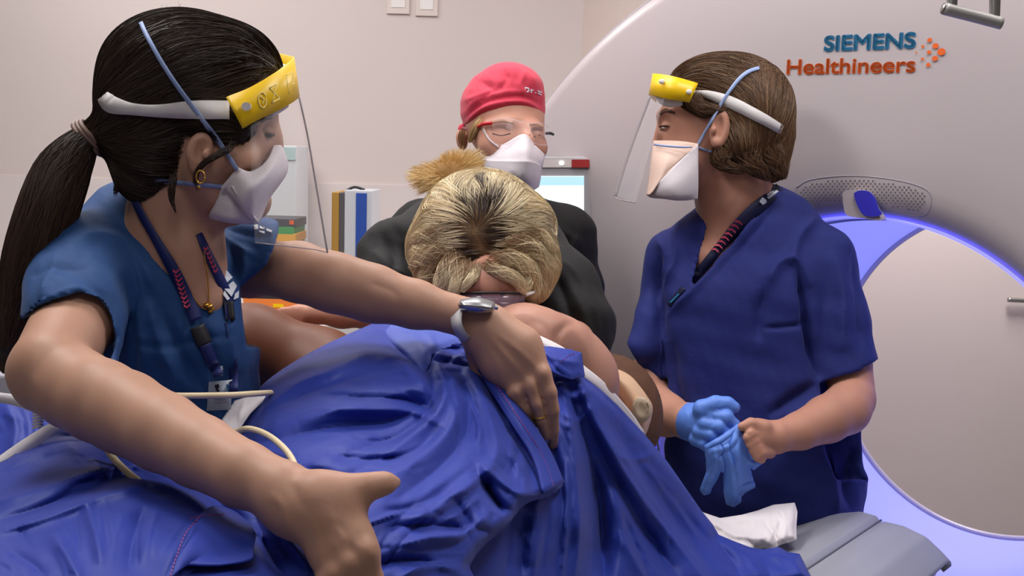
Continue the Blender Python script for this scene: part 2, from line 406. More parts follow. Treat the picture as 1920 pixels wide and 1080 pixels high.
def tuft(center, n, k=14, spread=1.0, fan=1.0, wav=.0, start=(0, .3), length=(.6, 1)):
    """center: (px,py,d,r_px) guide; strands run along it inside the radius"""
    G = np.array([np.r_[px2c(p[0], p[1], p[2]), p[3]*p[2]/F] for p in center]); G = crspline(G, 8)
    a = RNG.uniform(0, 2*math.pi, n); rr = np.sqrt(RNG.uniform(0, 1, n))*spread; t0 = RNG.uniform(*start, n); t1 = np.maximum(RNG.uniform(*length, n), t0+.2)
    out = np.zeros((n, k, 3)); T = np.gradient(G[:, :3], axis=0); T /= np.linalg.norm(T, axis=1, keepdims=True)+1e-9
    B = np.cross(T, np.array([0, 0, 1.0])); B /= np.linalg.norm(B, axis=1, keepdims=True)+1e-9; N = np.cross(T, B)
    ph = RNG.uniform(0, 6.28, n); s_ = np.linspace(0, 1, len(G))
    for j in range(k):
        u = t0+(np.minimum(t1, 1.0)-t0)*j/(k-1); f = lambda A: np.stack([np.interp(u, s_, A[:, c]) for c in range(A.shape[1])], 1)
        c = f(G); b = f(B); nn = f(N); an = a+wav*np.sin(u*7+ph); r = c[:, 3]*rr*(1+(fan-1)*u)
        out[:, j] = c[:, :3]+b*(np.cos(an)*r)[:, None]+nn*(np.sin(an)*r)[:, None]
    return out
# ---------------- materials ----------------
M_wall = mat('wall_paint', col(205, 193, 190), .75, bump=.1, bscale=300, var=.02, vscale=1.5)
M_wall2 = mat('wall_paint_warm', col(212, 200, 193), .75, bump=.1, bscale=300, var=.02, vscale=1.5)
M_panelw = mat('wall_protection_panel', col(208, 198, 196), .7, var=.01)
M_ceil = mat('ceiling_tile', col(225, 222, 218), .9, bump=.3, bscale=400)
M_floor = mat('vinyl_floor', col(150, 150, 152), .35, var=.06, vscale=30)
M_cover = mat('gantry_plastic', col(186, 176, 179), .3, var=.015, vscale=2, coat=.1)
M_trimg = mat("grey_trim", col(160, 156, 168), .4)
M_dark = mat('dark_plastic', col(35, 35, 40), .5)
M_white = mat('white_plastic', col(225, 220, 218), .4)
M_metal = mat('brushed_metal', col(160, 158, 155), .35, metal=.85)
M_lin = mat('backlit_bore_lining', col(130, 130, 180), .5, emit=(.24, .27, .95, 1), estr=.78)
M_blueoval = mat('blue_lens', col(50, 50, 190), .25, coat=.5)
M_skinL = mat('skin_light', col(186, 143, 121), .5, bump=.05, bscale=380, var=.10, vscale=14, sss=.12, spec=.35)
M_skinR = mat('skin_rosy', col(190, 138, 118), .5, bump=.05, bscale=380, var=.12, vscale=16, sss=.12, spec=.35)
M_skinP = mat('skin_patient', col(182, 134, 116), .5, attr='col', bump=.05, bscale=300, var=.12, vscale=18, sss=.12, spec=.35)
M_skinD = mat('skin_brown', col(140, 90, 62), .5, bump=.05, bscale=300, var=.12, vscale=14, sss=.1, spec=.35)
M_scrubL = mat('scrub_teal', col(24, 68, 124), .75, bump=.35, bscale=70, var=.08, vscale=20, sheen=.05, bdist=.003)
M_scrubR = mat('scrub_navy', col(24, 36, 110), .8, bump=.3, bscale=60, var=.08, vscale=20, sheen=.04, bdist=.003)
M_black = mat('black_cloth', col(20, 18, 21), .8, bump=.35, bscale=60, sheen=.02, bdist=.003)
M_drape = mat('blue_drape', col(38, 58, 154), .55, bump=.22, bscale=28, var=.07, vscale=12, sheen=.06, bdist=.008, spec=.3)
M_drape_lit = mat('lit_blue_drape', col(60, 84, 184), .55, bump=.15, bscale=28, var=.05, sheen=.1, bdist=.006)  # same drape cloth, paler where light strikes it
M_stitch = mat('red_stitching', col(150, 60, 130), .7)
M_sheet = mat('white_sheet', col(226, 220, 224), .8, bump=.3, bscale=50, bdist=.004)
M_glove = mat('blue_nitrile', col(98, 140, 230), .45, bump=.3, bscale=90, spec=.45, bdist=.002)
M_mask = mat('white_respirator', col(214, 206, 212), .8, bump=.2, bscale=300)
M_maskp = mat('peach_respirator', col(232, 202, 188), .8, bump=.2, bscale=200)
M_lblue = mat('pale_blue_strap', col(140, 160, 205), .5)
M_elast = mat('white_elastic', col(218, 214, 214), .7, bump=.08, bscale=900)
M_yel = mat('yellow_band', col(240, 196, 10), .4)
M_foam = mat('grey_foam', col(205, 205, 208), .9)
M_visor = mat('clear_visor', col(245, 245, 250), .06, alpha=.10, spec=.6, coat=.3)
M_vedge = mat('visor_edge', col(170, 162, 168), .25, alpha=.7)
M_red = mat('red_cap_cloth', col(205, 52, 78), .75, bump=.4, bscale=60, var=.06, sheen=.15, bdist=.003)
M_redp = mat('red_plastic', col(190, 20, 35), .35)
M_gold = mat('gold', col(215, 165, 75), .3, metal=.9)
M_hair = mat('hair', (.1, .1, .1, 1), .52, attr='col', spec=.35)
M_hairbase_d = mat('dark_scalp_hair', col(30, 22, 18), .6, bump=.4, bscale=120)
M_hairbase_b = mat('brown_scalp_hair', col(62, 42, 28), .6, bump=.4, bscale=120)
M_hairbase_y = mat('blonde_scalp_hair', col(120, 92, 62), .7, bump=.5, bscale=120)
M_navy = mat('navy_ribbon', col(22, 34, 96), .6)
M_navyd = mat('dark_navy_ribbon', col(16, 20, 60), .6)
M_pink = mat('pink_print', col(190, 60, 90), .6)
M_wprint = mat('white_print', col(215, 220, 230), .6)
M_pad = mat('grey_vinyl_pad', col(152, 154, 164), .45, bump=.1, bscale=150, bdist=.001)
M_cream = mat('cream_tube', col(226, 208, 170), .5)
M_tan = mat('cream_silicone', col(244, 202, 165), .45, sss=.1)
M_tan2 = mat('beige_cap', col(205, 186, 160), .4)
M_steel = mat('watch_case', col(185, 185, 185), .2, metal=.9)
M_glass = mat('dark_glass', col(150, 150, 152), .3, metal=.6)
M_band = mat('watch_band', col(196, 194, 196), .6)
M_tealp = mat('teal_print', col(40, 120, 165), .5)
M_orap = mat('orange_print', col(228, 100, 35), .5)
M_eye = mat('eyeball', col(205, 200, 198), .2)
M_iris = mat('iris', col(60, 50, 40), .2)
M_lash = mat('lashes', col(50, 35, 28), .7)
M_lidm = mat('eyelid', col(168, 112, 96), .5, sss=.1)

# ---------------- the room ----------------
def quadw(name, pts, m): return structure(put(name, pts, [tuple(range(len(pts)))], m, None, False))
YB, YF, XC = 3.7, 4.45, .205
quadw('floor', [(-4, -1.6, 0), (4.5, -1.6, 0), (4.5, YF, 0), (-4, YF, 0)], M_floor)
quadw('ceiling', [(-4, -1.6, CEIL), (-4, YF, CEIL), (4.5, YF, CEIL), (4.5, -1.6, CEIL)], M_ceil)
o = quadw('wall_back', [(-4, YB, 0), (XC, YB, 0), (XC, YB, CEIL), (-4, YB, CEIL)], M_wall)
quadw('wall_far', [(XC, YF, 0), (4.5, YF, 0), (4.5, YF, CEIL), (XC, YF, CEIL)], M_wall2)
quadw('wall_corner', [(XC, YB, 0), (XC, YF, 0), (XC, YF, CEIL), (XC, YB, CEIL)], M_wall)
quadw('wall_left', [(-4, -1.6, 0), (-4, YB, 0), (-4, YB, CEIL), (-4, -1.6, CEIL)], M_wall)
quadw('wall_right', [(4.5, YF, 0), (4.5, -1.6, 0), (4.5, -1.6, CEIL), (4.5, YF, CEIL)], M_wall)
def onY(px, py, y):   # world point on the plane y = const under that pixel
    d = W0+CR*((px-960)/F)-CU*((py-540)/F); return CO+d*(y/d[1])
zt = onY(650, 345, YB)[2]
structure(box('trim_1', (-4, YB-.012, 0), (4+XC, 0, 0), (0, .012, 0), (0, 0, zt), M_panelw))
structure(box('baseboard_back', (-4, YB-.025, 0), (4+XC, 0, 0), (0, .012, 0), (0, 0, .1), M_trimg))
# ceiling panels (lamps that hold the area lights)
PL = ['over the dark-haired woman', 'in front of the gantry opening', 'over the worktop with the books', 'nearest the camera', 'added beyond the gantry to light the far wall', 'over the woman in the red cap']
for (x, y, p), w_ in zip(PANELS, PL):
    t = thing('ceiling_light', 'square lit ceiling panel with white frame '+w_, 'ceiling light', (x, y, CEIL), 'ceiling light panels')
    box('frame', (x-.31, y-.31, CEIL-.03), (.62, 0, 0), (0, .62, 0), (0, 0, .03), M_white, t)
    box('diffuser', (x-.29, y-.29, CEIL-.0335), (.58, 0, 0), (0, .58, 0), (0, 0, .003), mat('lit_diffuser', col(255, 250, 245), .5, emit=(1, .96, .92, 1), estr=3), t)
# socket plates at the top of the back wall
for (a, b, lab) in ((725, 769, 'white wall plate high on the back wall, left one of the pair'), (779, 822, 'white wall plate high on the back wall, right one nearer the gantry')):
    p0 = onY(a, 26 if a < 760 else 30, YB); p1 = onY(b, -30, YB)
    t = thing('wall_plate', lab, 'wall plate', (p0[0], YB, p0[2]), 'wall plates')
    box('plate', (p0[0], YB-.008, p0[2]), (p1[0]-p0[0], 0, 0), (0, .008, 0), (0, 0, p1[2]-p0[2]), M_wall2, t, bevel=.002)
    box('socket_insert', (p0[0]+.015, YB-.010, p0[2]+.02), (p1[0]-p0[0]-.03, 0, 0), (0, .004, 0), (0, 0, p1[2]-p0[2]-.04), M_white, t)
# door in the far wall with its lever
x0, x1 = onY(1740, 700, YF)[0], onY(1740, 700, YF)[0]+1.0
hp = onY(1890, 562, YF-.05)
structure(box('door_1', (onY(1560, 700, YF)[0], YF-.03, 0), (1.1, 0, 0), (0, .03, 0), (0, 0, 2.1), M_wall2))
t = thing('door_handle', 'silver lever handle on the far door, seen through the bore', 'door handle', (hp[0], YF-.03, hp[2]))
tube('lever', [hp, hp+[.06, 0, -.001], hp+[.14, 0, 0]], .009, M_metal, t, world=True)
tube('spindle', [hp+[.13, 0, 0], hp+[.13, .05, 0]], .011, M_metal, t, world=True)
tube('rose', [hp+[.13, .012, 0], hp+[.13, .02, 0]], .026, M_metal, t, world=True, seg=20)

# ---------------- CT gantry ----------------
TH = math.radians(37.33); S = 1.17
AX = np.array([math.sin(TH), math.cos(TH), 0]); LT = np.array([math.cos(TH), -math.sin(TH), 0]); ZZ = np.array([0, 0, 1.])
GC = np.array([.60531*S, 1.9586*S, 1.5+(1.0202-1.5)*S]); RF, RB, RO, DG = .4033*S*1.0, .3978*S, .9082*S, .952*S
RF, RB = .39782*S, .40327*S
def GP(px, py, off=0):   # pixel on the gantry's front plane, off metres in front of it
    d = W0+CR*((px-960)/F)-CU*((py-540)/F); c = GC-AX*off; return CO+d*(((c-CO)@AX)/(d@AX))
def glocal(x, z, off=0): return GC+LT*x+ZZ*z-AX*off
NA = 144
def rout(a, R):
    if math.sin(a) >= -.15: return R
    f = min(1, (-math.sin(a)-.15)/.3)
    bx = min(R/max(abs(math.cos(a)), 1e-3), (GC[2]-.01)/max(abs(math.sin(a)), 1e-3)); return R+(bx-R)*f
rings = []   # (kind, radius factor, offset in front)
gant = thing('ct_gantry', 'large off-white ring-shaped CT scanner gantry with glowing blue bore', 'scanner', (GC[0], GC[1], 0))
def ring_mesh(name, prof, m, outer=None):
    V = []; Fc = []
    for (t, off, base) in prof:   # t: 0 -> inner radius, 1 -> outer outline
        for j in range(NA):
            a = 2*math.pi*j/NA; ri = RF; ro = rout(a, RO) ; r = base if t is None else ri+(ro-ri)*t+base
            V.append(GC+LT*(r*math.cos(a))+ZZ*max(r*math.sin(a), -GC[2]+.004)-AX*off)
    n = len(prof)
    for i in range(n-1):
        for j in range(NA): Fc.append((i*NA+j, i*NA+(j+1) % NA, (i+1)*NA+(j+1) % NA, (i+1)*NA+j))
    return put(name, V, Fc, m, gant)
ring_mesh('front_cover', [(0, -.06, 0), (0, -.03, .003), (0, -.01, .010), (0, .006, .020), (0, .017, .036), (0, .023, .056), (0, .0255, .08), (.25, .026, 0), (.6, .026, 0), (.95, .024, 0), (.985, .020, 0), (.996, .012, 0), (1, .0, 0)], M_cover)
ring_mesh('trim_ring', [(1, .0, 0), (1, -.002, .0005), (1, .002, .001), (1, .002, .005), (1, -.002, .007), (1, -.03, .007), (1, -.072, 0)], M_trimg)
ring_mesh('rear_cover', [(1, -.072, 0), (1, -.10, .012), (1, -.5, .012), (1, -DG+.05, 0), (.95, -DG, 0), (.3, -DG-.02, 0), (0, -DG-.01, .03), (0, -DG, .0)], M_cover)
V = []; Fc = []; NL = 10
for i in range(NL+1):
    u = i/NL; r = RF+(RB-RF)*u
    for j in range(NA):
        a = 2*math.pi*j/NA; V.append(GC+LT*(r*math.cos(a))+ZZ*(r*math.sin(a))+AX*(.05+(DG-.05)*u))
for i in range(NL):
    for j in range(NA): Fc.append((i*NA+j, (i+1)*NA+j, (i+1)*NA+(j+1) % NA, i*NA+(j+1) % NA))
tube('light_strip', [GC+LT*(RF+.0035)*math.cos(a)+ZZ*(RF+.0035)*math.sin(a)+AX*.012 for a in np.linspace(0, 2*math.pi, 90)], .003, mat('violet_led', col(180, 180, 250), .5, emit=(.07, .07, 1, 1), estr=4), gant, world=True, n=2, seg=6)
put('bore_lining', V, Fc, M_lin, gant, label='blue-violet backlit bore lining')
# seam in the lining and rim lip at the back
for dd in (.3,): tube('lining_seam', [GC+LT*(RF-.002)*math.cos(a)+ZZ*(RF-.002)*math.sin(a)+AX*(.10+.10*math.cos(a)) for a in np.linspace(0, 2*math.pi, 60)], .0035, M_trimg, gant, world=True, n=2, seg=6)
tube('rear_rim', [GC+LT*RB*math.cos(a)+ZZ*RB*math.sin(a)+AX*DG for a in np.linspace(0, 2*math.pi, 60)], .012, M_cover, gant, world=True, n=3, seg=8)
# speaker grille above the bore
def gpoly(name, pts, off, th, m, parent, bev=.004):
    P = crspline(list(pts)+[pts[0]], 6)[:-1]; A = [GP(x, y, off) for x, y in P]; B = [p-AX*th for p in A]; n = len(A)
    Fc = [tuple(range(n, 2*n))]+[(i, (i+1) % n, n+(i+1) % n, n+i) for i in range(n)]
    return put(name, A+B, Fc, m, parent, False)
def GPc(px, py, lift=0):
    off = .02
    for _ in range(8):
        p = GP(px, py, off); q = p-GC; r = math.hypot(q@LT, q[2])
        off = np.interp(r-RF, [0, .003, .010, .020, .036, .056, .08, .3], [-.06, -.03, -.01, .006, .017, .023, .0255, .026])+lift
    return GP(px, py, off)
gro = crspline([(1492, 352), (1520, 337), (1580, 330), (1640, 332), (1700, 342), (1738, 356), (1746, 376), (1738, 400), (1716, 405), (1680, 396), (1620, 388), (1560, 386), (1520, 390), (1496, 378), (1492, 352)], 4)
gr = tube('speaker_grille', [GPc(x, y, .0002) for x, y in gro], .0009, M_trimg, gant, world=True, n=2, seg=6)
V = []; Fc = []
gpl = crspline([(1500, 354), (1525, 342), (1580, 336), (1640, 338), (1700, 348), (1730, 360), (1738, 376), (1730, 394), (1716, 398), (1680, 390), (1620, 382), (1560, 381), (1520, 385), (1502, 374), (1500, 354)], 5)
hx = []; row = 0
for yy in np.arange(334, 404, 5.2):
    for xx in np.arange(1498, 1742, 8.4):
        x_ = xx+(4.2 if row % 2 else 0); y_ = yy+.00012*(x_-1600)**2*1.2
        hx.append((x_, y_))
    row += 1
hx = np.array(hx); dd_, in_ = polydist(hx[:, 0], hx[:, 1], gpl)
for (x_, y_) in hx[in_ & (dd_ > 1.5)]:
    b = len(V); c = GPc(x_, y_, .0008)
    for j in range(8): V.append(c+LT*.0017*math.cos(j*math.pi/4)+ZZ*.0017*math.sin(j*math.pi/4))
    Fc.append(tuple(range(b, b+8)))
put('grille_holes', V, Fc, mat('hole_grey', col(88, 82, 88), .8), gr, False)
# camera pod with blue lens
pod = gpoly('camera_pod', [(1590, 362), (1600, 356), (1625, 357), (1640, 370), (1650, 392), (1662, 412), (1640, 410), (1600, 404), (1592, 385)], .022, .03, M_cover, gant)
gpoly('blue_lens', [(1603, 362), (1614, 357), (1630, 359), (1642, 372), (1648, 390), (1654, 401), (1643, 406), (1624, 404), (1614, 394), (1606, 376)], .052, .006, M_blueoval, pod)
# maker's lettering
def gtext(name, s, x0, x1, ybase, ybase1, m, bold=.0, ext=.0006, parent=None):
    cu = bpy.data.curves.new(name, 'FONT'); cu.body = s; cu.extrude = .002; cu.offset = bold; o = bpy.data.objects.new(name, cu); C.objects.link(o); cu.materials.append(m)
    bpy.context.view_layer.update(); cu.offset = 0; bpy.context.view_layer.update(); wd = o.dimensions.x; A = GP(x0, ybase, .0275); B = GP(x1, ybase1, .0275); L = np.linalg.norm(B-A); sc = L/wd
    ex = (B-A)/L; ez = -AX; ey = np.cross(ez, ex); return o, sc, ex, ey, ez, A
def place(o, sc, scy, ex, ey, ez, A, parent):
    Mx = Matrix(((ex[0]*sc, ey[0]*scy, ez[0]*.1, A[0]), (ex[1]*sc, ey[1]*scy, ez[1]*.1, A[1]), (ex[2]*sc, ey[2]*scy, ez[2]*.1, A[2]), (0, 0, 0, 1)))
    dg = bpy.context.evaluated_depsgraph_get(); me = bpy.data.meshes.new_from_object(o.evaluated_get(dg)); me.transform(Mx); nm = o.name; mt = o.data.materials[0]
    bpy.data.objects.remove(o); o2 = bpy.data.objects.new(nm, me); C.objects.link(o2)
    if parent is not None:
        o2.parent = parent; off = parent.location.copy() if parent.type == 'EMPTY' else Vector((0, 0, 0))
        o2.matrix_parent_inverse = Matrix.Translation(-off)
    return o2
def embolden(o, ex, d, ey=None):
    me = o.data; V = np.zeros(len(me.vertices)*3); me.vertices.foreach_get('co', V); V = V.reshape(-1, 3); Fs = [list(p.vertices) for p in me.polygons]
    A = []; G = []
    for (k, l) in ((-1, 0), (0, 0), (1, 0), (0, 1), (0, -1), (.7, .7), (-.7, .7), (.7, -.7), (-.7, -.7)):
        b = len(A)*len(V); A.append(V+ex*d*k+ey*d*l); G += [[i+b for i in f] for f in Fs]
    m2 = bpy.data.meshes.new(me.name); m2.from_pydata([tuple(v) for v in np.vstack(A)], [], G); m2.materials.append(me.materials[0]); o.data = m2; return o
def lettering(name, s, x0, x1, yb0, yb1, hpx, m, bold, parent, sub):
    o, sc, ex, ey, ez, A = gtext(name, s, x0, x1, yb0, yb1, m, bold); H = o.dimensions.y
    top = GP(x0, yb0-hpx, .0275); scy = np.linalg.norm(top-A)/.73 ; return embolden(place(o, sc, scy, ex, ey, ez, A, parent), ex, bold, ey)
lettering('maker_lettering', 'SIEMENS', 1544, 1713, 95, 89, 28, M_tealp, .0019, gant, None)
lettering('maker_lettering', 'Healthineers', 1472, 1711, 139, 134.5, 28, M_orap, .0012, gant, None)
V = []; Fc = []
for (x, y, r) in ((1718, 98.5, 1.5), (1730, 87, 2.3), (1743, 75, 3.6), (1729.5, 110.5, 2.3), (1742, 98, 3.2), (1754, 86, 4.6), (1740.5, 121.5, 3.3), (1753, 109.5, 4.4), (1765, 97, 6)):
    b = len(V); c = GP(x, y, .0285)
    for j in range(20): V.append(c+(LT*math.cos(j*math.pi/10)/math.cos(TH)*.95+ZZ*math.sin(j*math.pi/10))*r*np.linalg.norm(c-CO)/F)
    Fc.append(tuple(range(b, b+20)))
put('dot_emblem', V, Fc, M_orap, gant, False)

# ---------------- ceiling-hung handle (top right) ----------------
t = thing('ceiling_mounted_handle', 'grey metal bar handle hanging from above in front of the gantry', 'handle', Q(1825, -120, 1.55))
dH = 1.55
tube('grip', [(1770, 16, dH), (1825, 30, dH), (1878, 44, dH)], .0085, mat('satin_metal', col(185, 182, 178), .45, metal=.4), t, seg=16)
for nm, a in (('post', (1784, 16)), ('post', (1864, 38))):
    ribbon(nm, [(a[0]+3, -60, dH, 9), (a[0]+1, -20, dH, 9), (a[0], a[1]-3, dH, 8)], M_metal, t, thick=.008)
tube('end_cap', [(1767, 15, dH), (1775, 17, dH)], .0078, M_metal, t, seg=16)
box('arm_plate', Q(1770, -50, dH-.01), CR*.09, W0*.03, CU*-.0001+CU*.1, M_dark, t)
tube('ceiling_column', [Q(1825, -110, dH), np.array([*Q(1825, -110, dH)[:2], CEIL])], .03, M_white, t, world=True, seg=16)

# ---------------- patient couch ----------------
WT = .265
# find the end so that the near corner lands on (1785,1050)
best = None
for te in np.linspace(.1, .6, 101):
    for hz in np.linspace(.6, 1.0, 161):
        p = GC-AX*te+LT*WT; p = np.array([p[0], p[1], hz]); c = w2c([p])[0]; e = (c[0]/c[2]*F+960-1785)**2+(c[1]/c[2]*F+540-1050)**2
        if best is None or e < best[0]: best = (e, te, hz)
TE, HT = best[1], best[2]
print('TABLE', TE, HT)
def tprof(s):  # s 0..1 from near edge to far edge -> rise
    return np.interp(s, [0, .025, .085, .16, .225, .245, .257, .315, .385, .55, .71, .865, .95, 1], [0, .012, .035, .046, .047, .043, .054, .056, .045, .007, -.007, -.014, -.001, .003])
def TB(s, L, dz=0):  # couch surface: s across, L metres back from its end
    p = GC-AX*(TE+L)+LT*(WT*(1-2*s)); return np.array([p[0], p[1], HT+tprof(s)+dz])
t = thing('patient_couch', 'grey padded scanner couch running into the gantry', 'couch', TB(.5, 1)*[1, 1, 0])
V = []; Fc = []; ns, nl = 100, 40
LL = np.r_[0, .004, .012, np.linspace(.03, 2.3, nl-3)]
for i, L in enumerate(LL):
    for j in range(ns+1): V.append(TB(j/ns, L, -.012*(1 if i == 0 else (.3 if i == 1 else 0))))
for i in range(nl-1):
    for j in range(ns): a = i*(ns+1)+j; Fc.append((a, a+1, a+ns+2, a+ns+1))
o = put('pad', V, np.array(Fc), M_pad, t, solid=.022, offset=1 if False else -1)
for sgn in (.246,): tube('seam', [TB(sgn, L, .0008) for L in (0.003, .2, .5, 1.)], .0022, M_dark if False else mat('seam_grey', col(95, 96, 104), .6), t, world=True)
V = []; Fc = []; pr = [(-.93, -.022), (-.9, -.045), (-.6, -.085), (0, -.1), (.6, -.085), (.9, -.045), (.93, -.022)]
for L in (.02, .03, 2.3):
    for (a, z) in pr:
        p = GC-AX*(TE+L)+LT*(WT*a); V.append((p[0], p[1], HT+z))
n = len(pr)
for i in range(2):
    for j in range(n): Fc.append((i*n+j, i*n+(j+1) % n, (i+1)*n+(j+1) % n, (i+1)*n+j))
Fc += [tuple(range(n)), tuple(range(2*n, 3*n))[::-1]]
put('tabletop_shell', V, Fc, M_white, t, False)
p = GC-AX*(TE+1.3); box('pedestal', (p-LT*.2-AX*.45)*[1, 1, 0], LT*.4, AX*.9, ZZ*(HT-.1), M_cover, t, bevel=.03)
# ================= woman on the left =================
nurse = thing('person', 'woman in teal scrubs with dark ponytail and yellow-banded face shield, reaching across the draped patient', 'person', Q(330, 700, 1.34)*[1, 1, 0])
body = Shape(.0032)
# torso, neck, head
body.chain([(330, 1000, 1.50, 90), (320, 760, 1.46, 95), (310, 560, 1.42, 95)], k=.03)
body.chain([(150, 520, 1.34, 70), (300, 470, 1.42, 82), (470, 500, 1.50, 60)], k=.03)
body.chain([(335, 500, 1.385, 88), (330, 420, 1.38, 74), (330, 340, 1.37, 70), (345, 290, 1.36, 72)], k=.03)   # neck
body.chain([(372, 560, 1.36, 50), (350, 480, 1.36, 62)], k=.02)
body.ell(360, 180, 1.36, 150, 138, .076, rot=8, k=.02)
body.ell(424, 250, 1.365, 86, 100, .062, rot=-10, k=.03)     # face mass
body.chain([(400, 345, 1.35, 52), (452, 372, 1.37, 38), (478, 380, 1.375, 24)], k=.03)  # jaw, chin
body.chain([(380, 330, 1.31, 30), (405, 365, 1.325, 26)], k=.02)
body.ell(440, 300, 1.32, 42, 34, .025, k=.02)   # cheek
body.chain([(492, 215, 1.375, 11), (510, 258, 1.38, 8), (516, 278, 1.38, 11)], k=.02)  # nose
body.ell(486, 205, 1.375, 22, 12, .04, k=.015)  # brow
body.ell(502, 245, 1.345, 14, 9, .010, k=.008, sub=True)
body.ell(498, 246, 1.352, 11, 8, .011, k=.004)
# ear
body.ell(374, 283, 1.283, 25, 36, .014, rot=14, k=.006)
body.ell(377, 283, 1.270, 16, 26, .010, rot=14, k=.004, sub=True)
body.ell(370, 316, 1.285, 12, 14, .010, k=.006)
body.ell(388, 290, 1.277, 8, 12, .010, k=.004)
# near arm (picture left)
body.chain([(150, 520, 1.32, 76), (142, 600, 1.26, 76), (94, 688, 1.17, 71)], k=.008)
body.chain([(92, 690, 1.17, 70), (140, 728, 1.155, 75), (187, 751, 1.135, 77), (234, 773, 1.118, 77), (305, 810, 1.085, 73), (375, 847, 1.055, 67), (456, 890, 1.02, 61), (527, 920, 1.0, 55), (560, 948, .993, 53)], k=.006)
body.chain([(62, 705, 1.18, 40), (70, 730, 1.165, 34)], k=.02)
# near hand
d0 = .985
body.chain([(548, 950, .992, 52), (600, 968, d0, 55)], k=.02)
body.chain([(592, 965, d0, 46), (614, 1035, .972, 33), (626, 1080, .966, 27)], k=.012)
body.chain([(603, 960, d0, 46), (642, 1035, .968, 33), (654, 1060, .966, 29)], k=.012)
body.chain([(610, 950, d0, 46), (660, 1010, .972, 34), (684, 1040, .968, 27)], k=.016)
body.chain([(600, 935, d0, 38), (655, 925, .985, 30), (692, 912, .985, 18), (722, 906, .992, 14.5), (744, 904, 1.004, 9)], k=.014)  # thumb
body.chain([(600, 930, .985, 40), (640, 960, .98, 34)], k=.016)
for i, (a, b, c) in enumerate((((684, 1032, .962, 23), (698, 1085, .972, 20), (704, 1150, .985, 18)), ((656, 1054, .957, 21), (672, 1100, .966, 18), (680, 1165, .98, 17)), ((630, 1072, .957, 21), (646, 1120, .966, 18), (652, 1180, .98, 17)), ((612, 1092, .960, 19), (624, 1140, .968, 16), (630, 1180, .98, 15)))):
    body.chain([a, b, c], k=.006)
    body.ell(a[0], a[1], a[2]-.004, 15, 14, .009, k=.010)    # knuckle
# far arm
body.chain([(430, 490, 1.50, 40), (490, 500, 1.475, 50), (560, 510, 1.455, 56), (620, 528, 1.44, 55), (700, 550, 1.44, 52)], k=.008)
body.chain([(640, 533, 1.44, 54), (700, 551, 1.44, 52), (780, 571, 1.44, 45), (850, 589, 1.44, 35), (900, 602, 1.44, 35)], k=.008)
# far hand
body.chain([(895, 602, 1.44, 36), (935, 638, 1.435, 44)], k=.016)
body.chain([(915, 622, 1.435, 38), (965, 668, 1.43, 36), (992, 714, 1.42, 22)], k=.016)
body.chain([(925, 612, 1.435, 32), (980, 650, 1.43, 32), (1012, 692, 1.42, 19)], k=.016)
body.chain([(905, 630, 1.435, 34), (940, 684, 1.43, 34), (966, 728, 1.425, 20)], k=.016)
body.chain([(1016, 702, 1.415, 17), (1030, 735, 1.412, 14.5), (1036, 768, 1.42, 13), (1037, 805, 1.44, 11.5), (1037, 834, 1.455, 9.5)], k=.003)
body.chain([(994, 724, 1.412, 17), (1006, 758, 1.410, 13.5), (1014, 786, 1.42, 12.5), (1024, 818, 1.44, 9)], k=.003)
body.chain([(966, 738, 1.415, 16), (984, 768, 1.42, 13), (998, 792, 1.435, 11)], k=.003)
body.chain([(890, 640, 1.45, 24), (905, 700, 1.46, 20), (925, 750, 1.47, 15)], k=.008)
for (x, y) in ((1018, 700), (995, 722), (966, 734)): body.ell(x, y, 1.410, 12, 12, .009, k=.010)
tend = [([(610, 950), (640, 1000), (678, 1030)], 9, 1.3), ([(598, 955), (620, 1010), (642, 1055)], 9, 1.3), ([(585, 960), (598, 1020), (606, 1072)], 8, 1.0),
        ([(930, 625), (975, 660), (1012, 695)], 6, 1.4), ([(920, 635), (960, 680), (990, 715)], 6, 1.4), ([(1004, 700), (1014, 735), (1024, 775), (1031, 815)], 3, -2.5), ([(980, 728), (992, 758), (1004, 785)], 3, -2.5), ([(910, 645), (935, 690), (948, 730)], 7, 1.2),
        ([(628, 975), (655, 1015), (668, 1045)], 7, -1.5), ([(610, 985), (625, 1030), (630, 1075)], 7, -1.3), ([(545, 905), (560, 935), (572, 960)], 10, -1.4), ([(505, 925), (530, 950), (540, 990)], 9, 1.6),
        ([(690, 530), (735, 545), (745, 565)], 10, -1.6), ([(655, 470), (650, 520), (640, 560)], 14, -1.0),
        ([(150, 690), (190, 680), (225, 690)], 10, 1.0), ([(70, 655), (60, 700), (70, 730)], 10, 1.0),
        ([(330, 470), (340, 520), (360, 560)], 10, 1.2), ([(400, 470), (385, 500), (375, 530)], 8, -1.2)]
body.mesh('body', M_skinL, nurse, folds=tend, smooth=2)

# scrub top
top = Shape(.0036)
top.chain([(335, 1000, 1.52, 146), (335, 800, 1.45, 146), (330, 640, 1.41, 142), (310, 540, 1.40, 128)], k=.03)
top.chain([(364, 600, 1.45, 80), (368, 700, 1.46, 84), (372, 900, 1.52, 84)], k=.03)
top.chain([(150, 500, 1.34, 80), (230, 440, 1.41, 74), (300, 470, 1.44, 84), (420, 490, 1.50, 64)], k=.035)
top.chain([(235, 400, 1.43, 52), (290, 430, 1.43, 70)], k=.03)
top.chain([(148, 500, 1.34, 84), (142, 560, 1.285, 84)], k=.03)   # near sleeve
top.chain([(142, 552, 1.29, 84), (140, 600, 1.25, 86), (130, 690, 1.20, 84)], k=.02)
top.chain([(405, 480, 1.50, 66), (480, 496, 1.465, 78), (560, 512, 1.44, 84)], k=.03)  # far sleeve
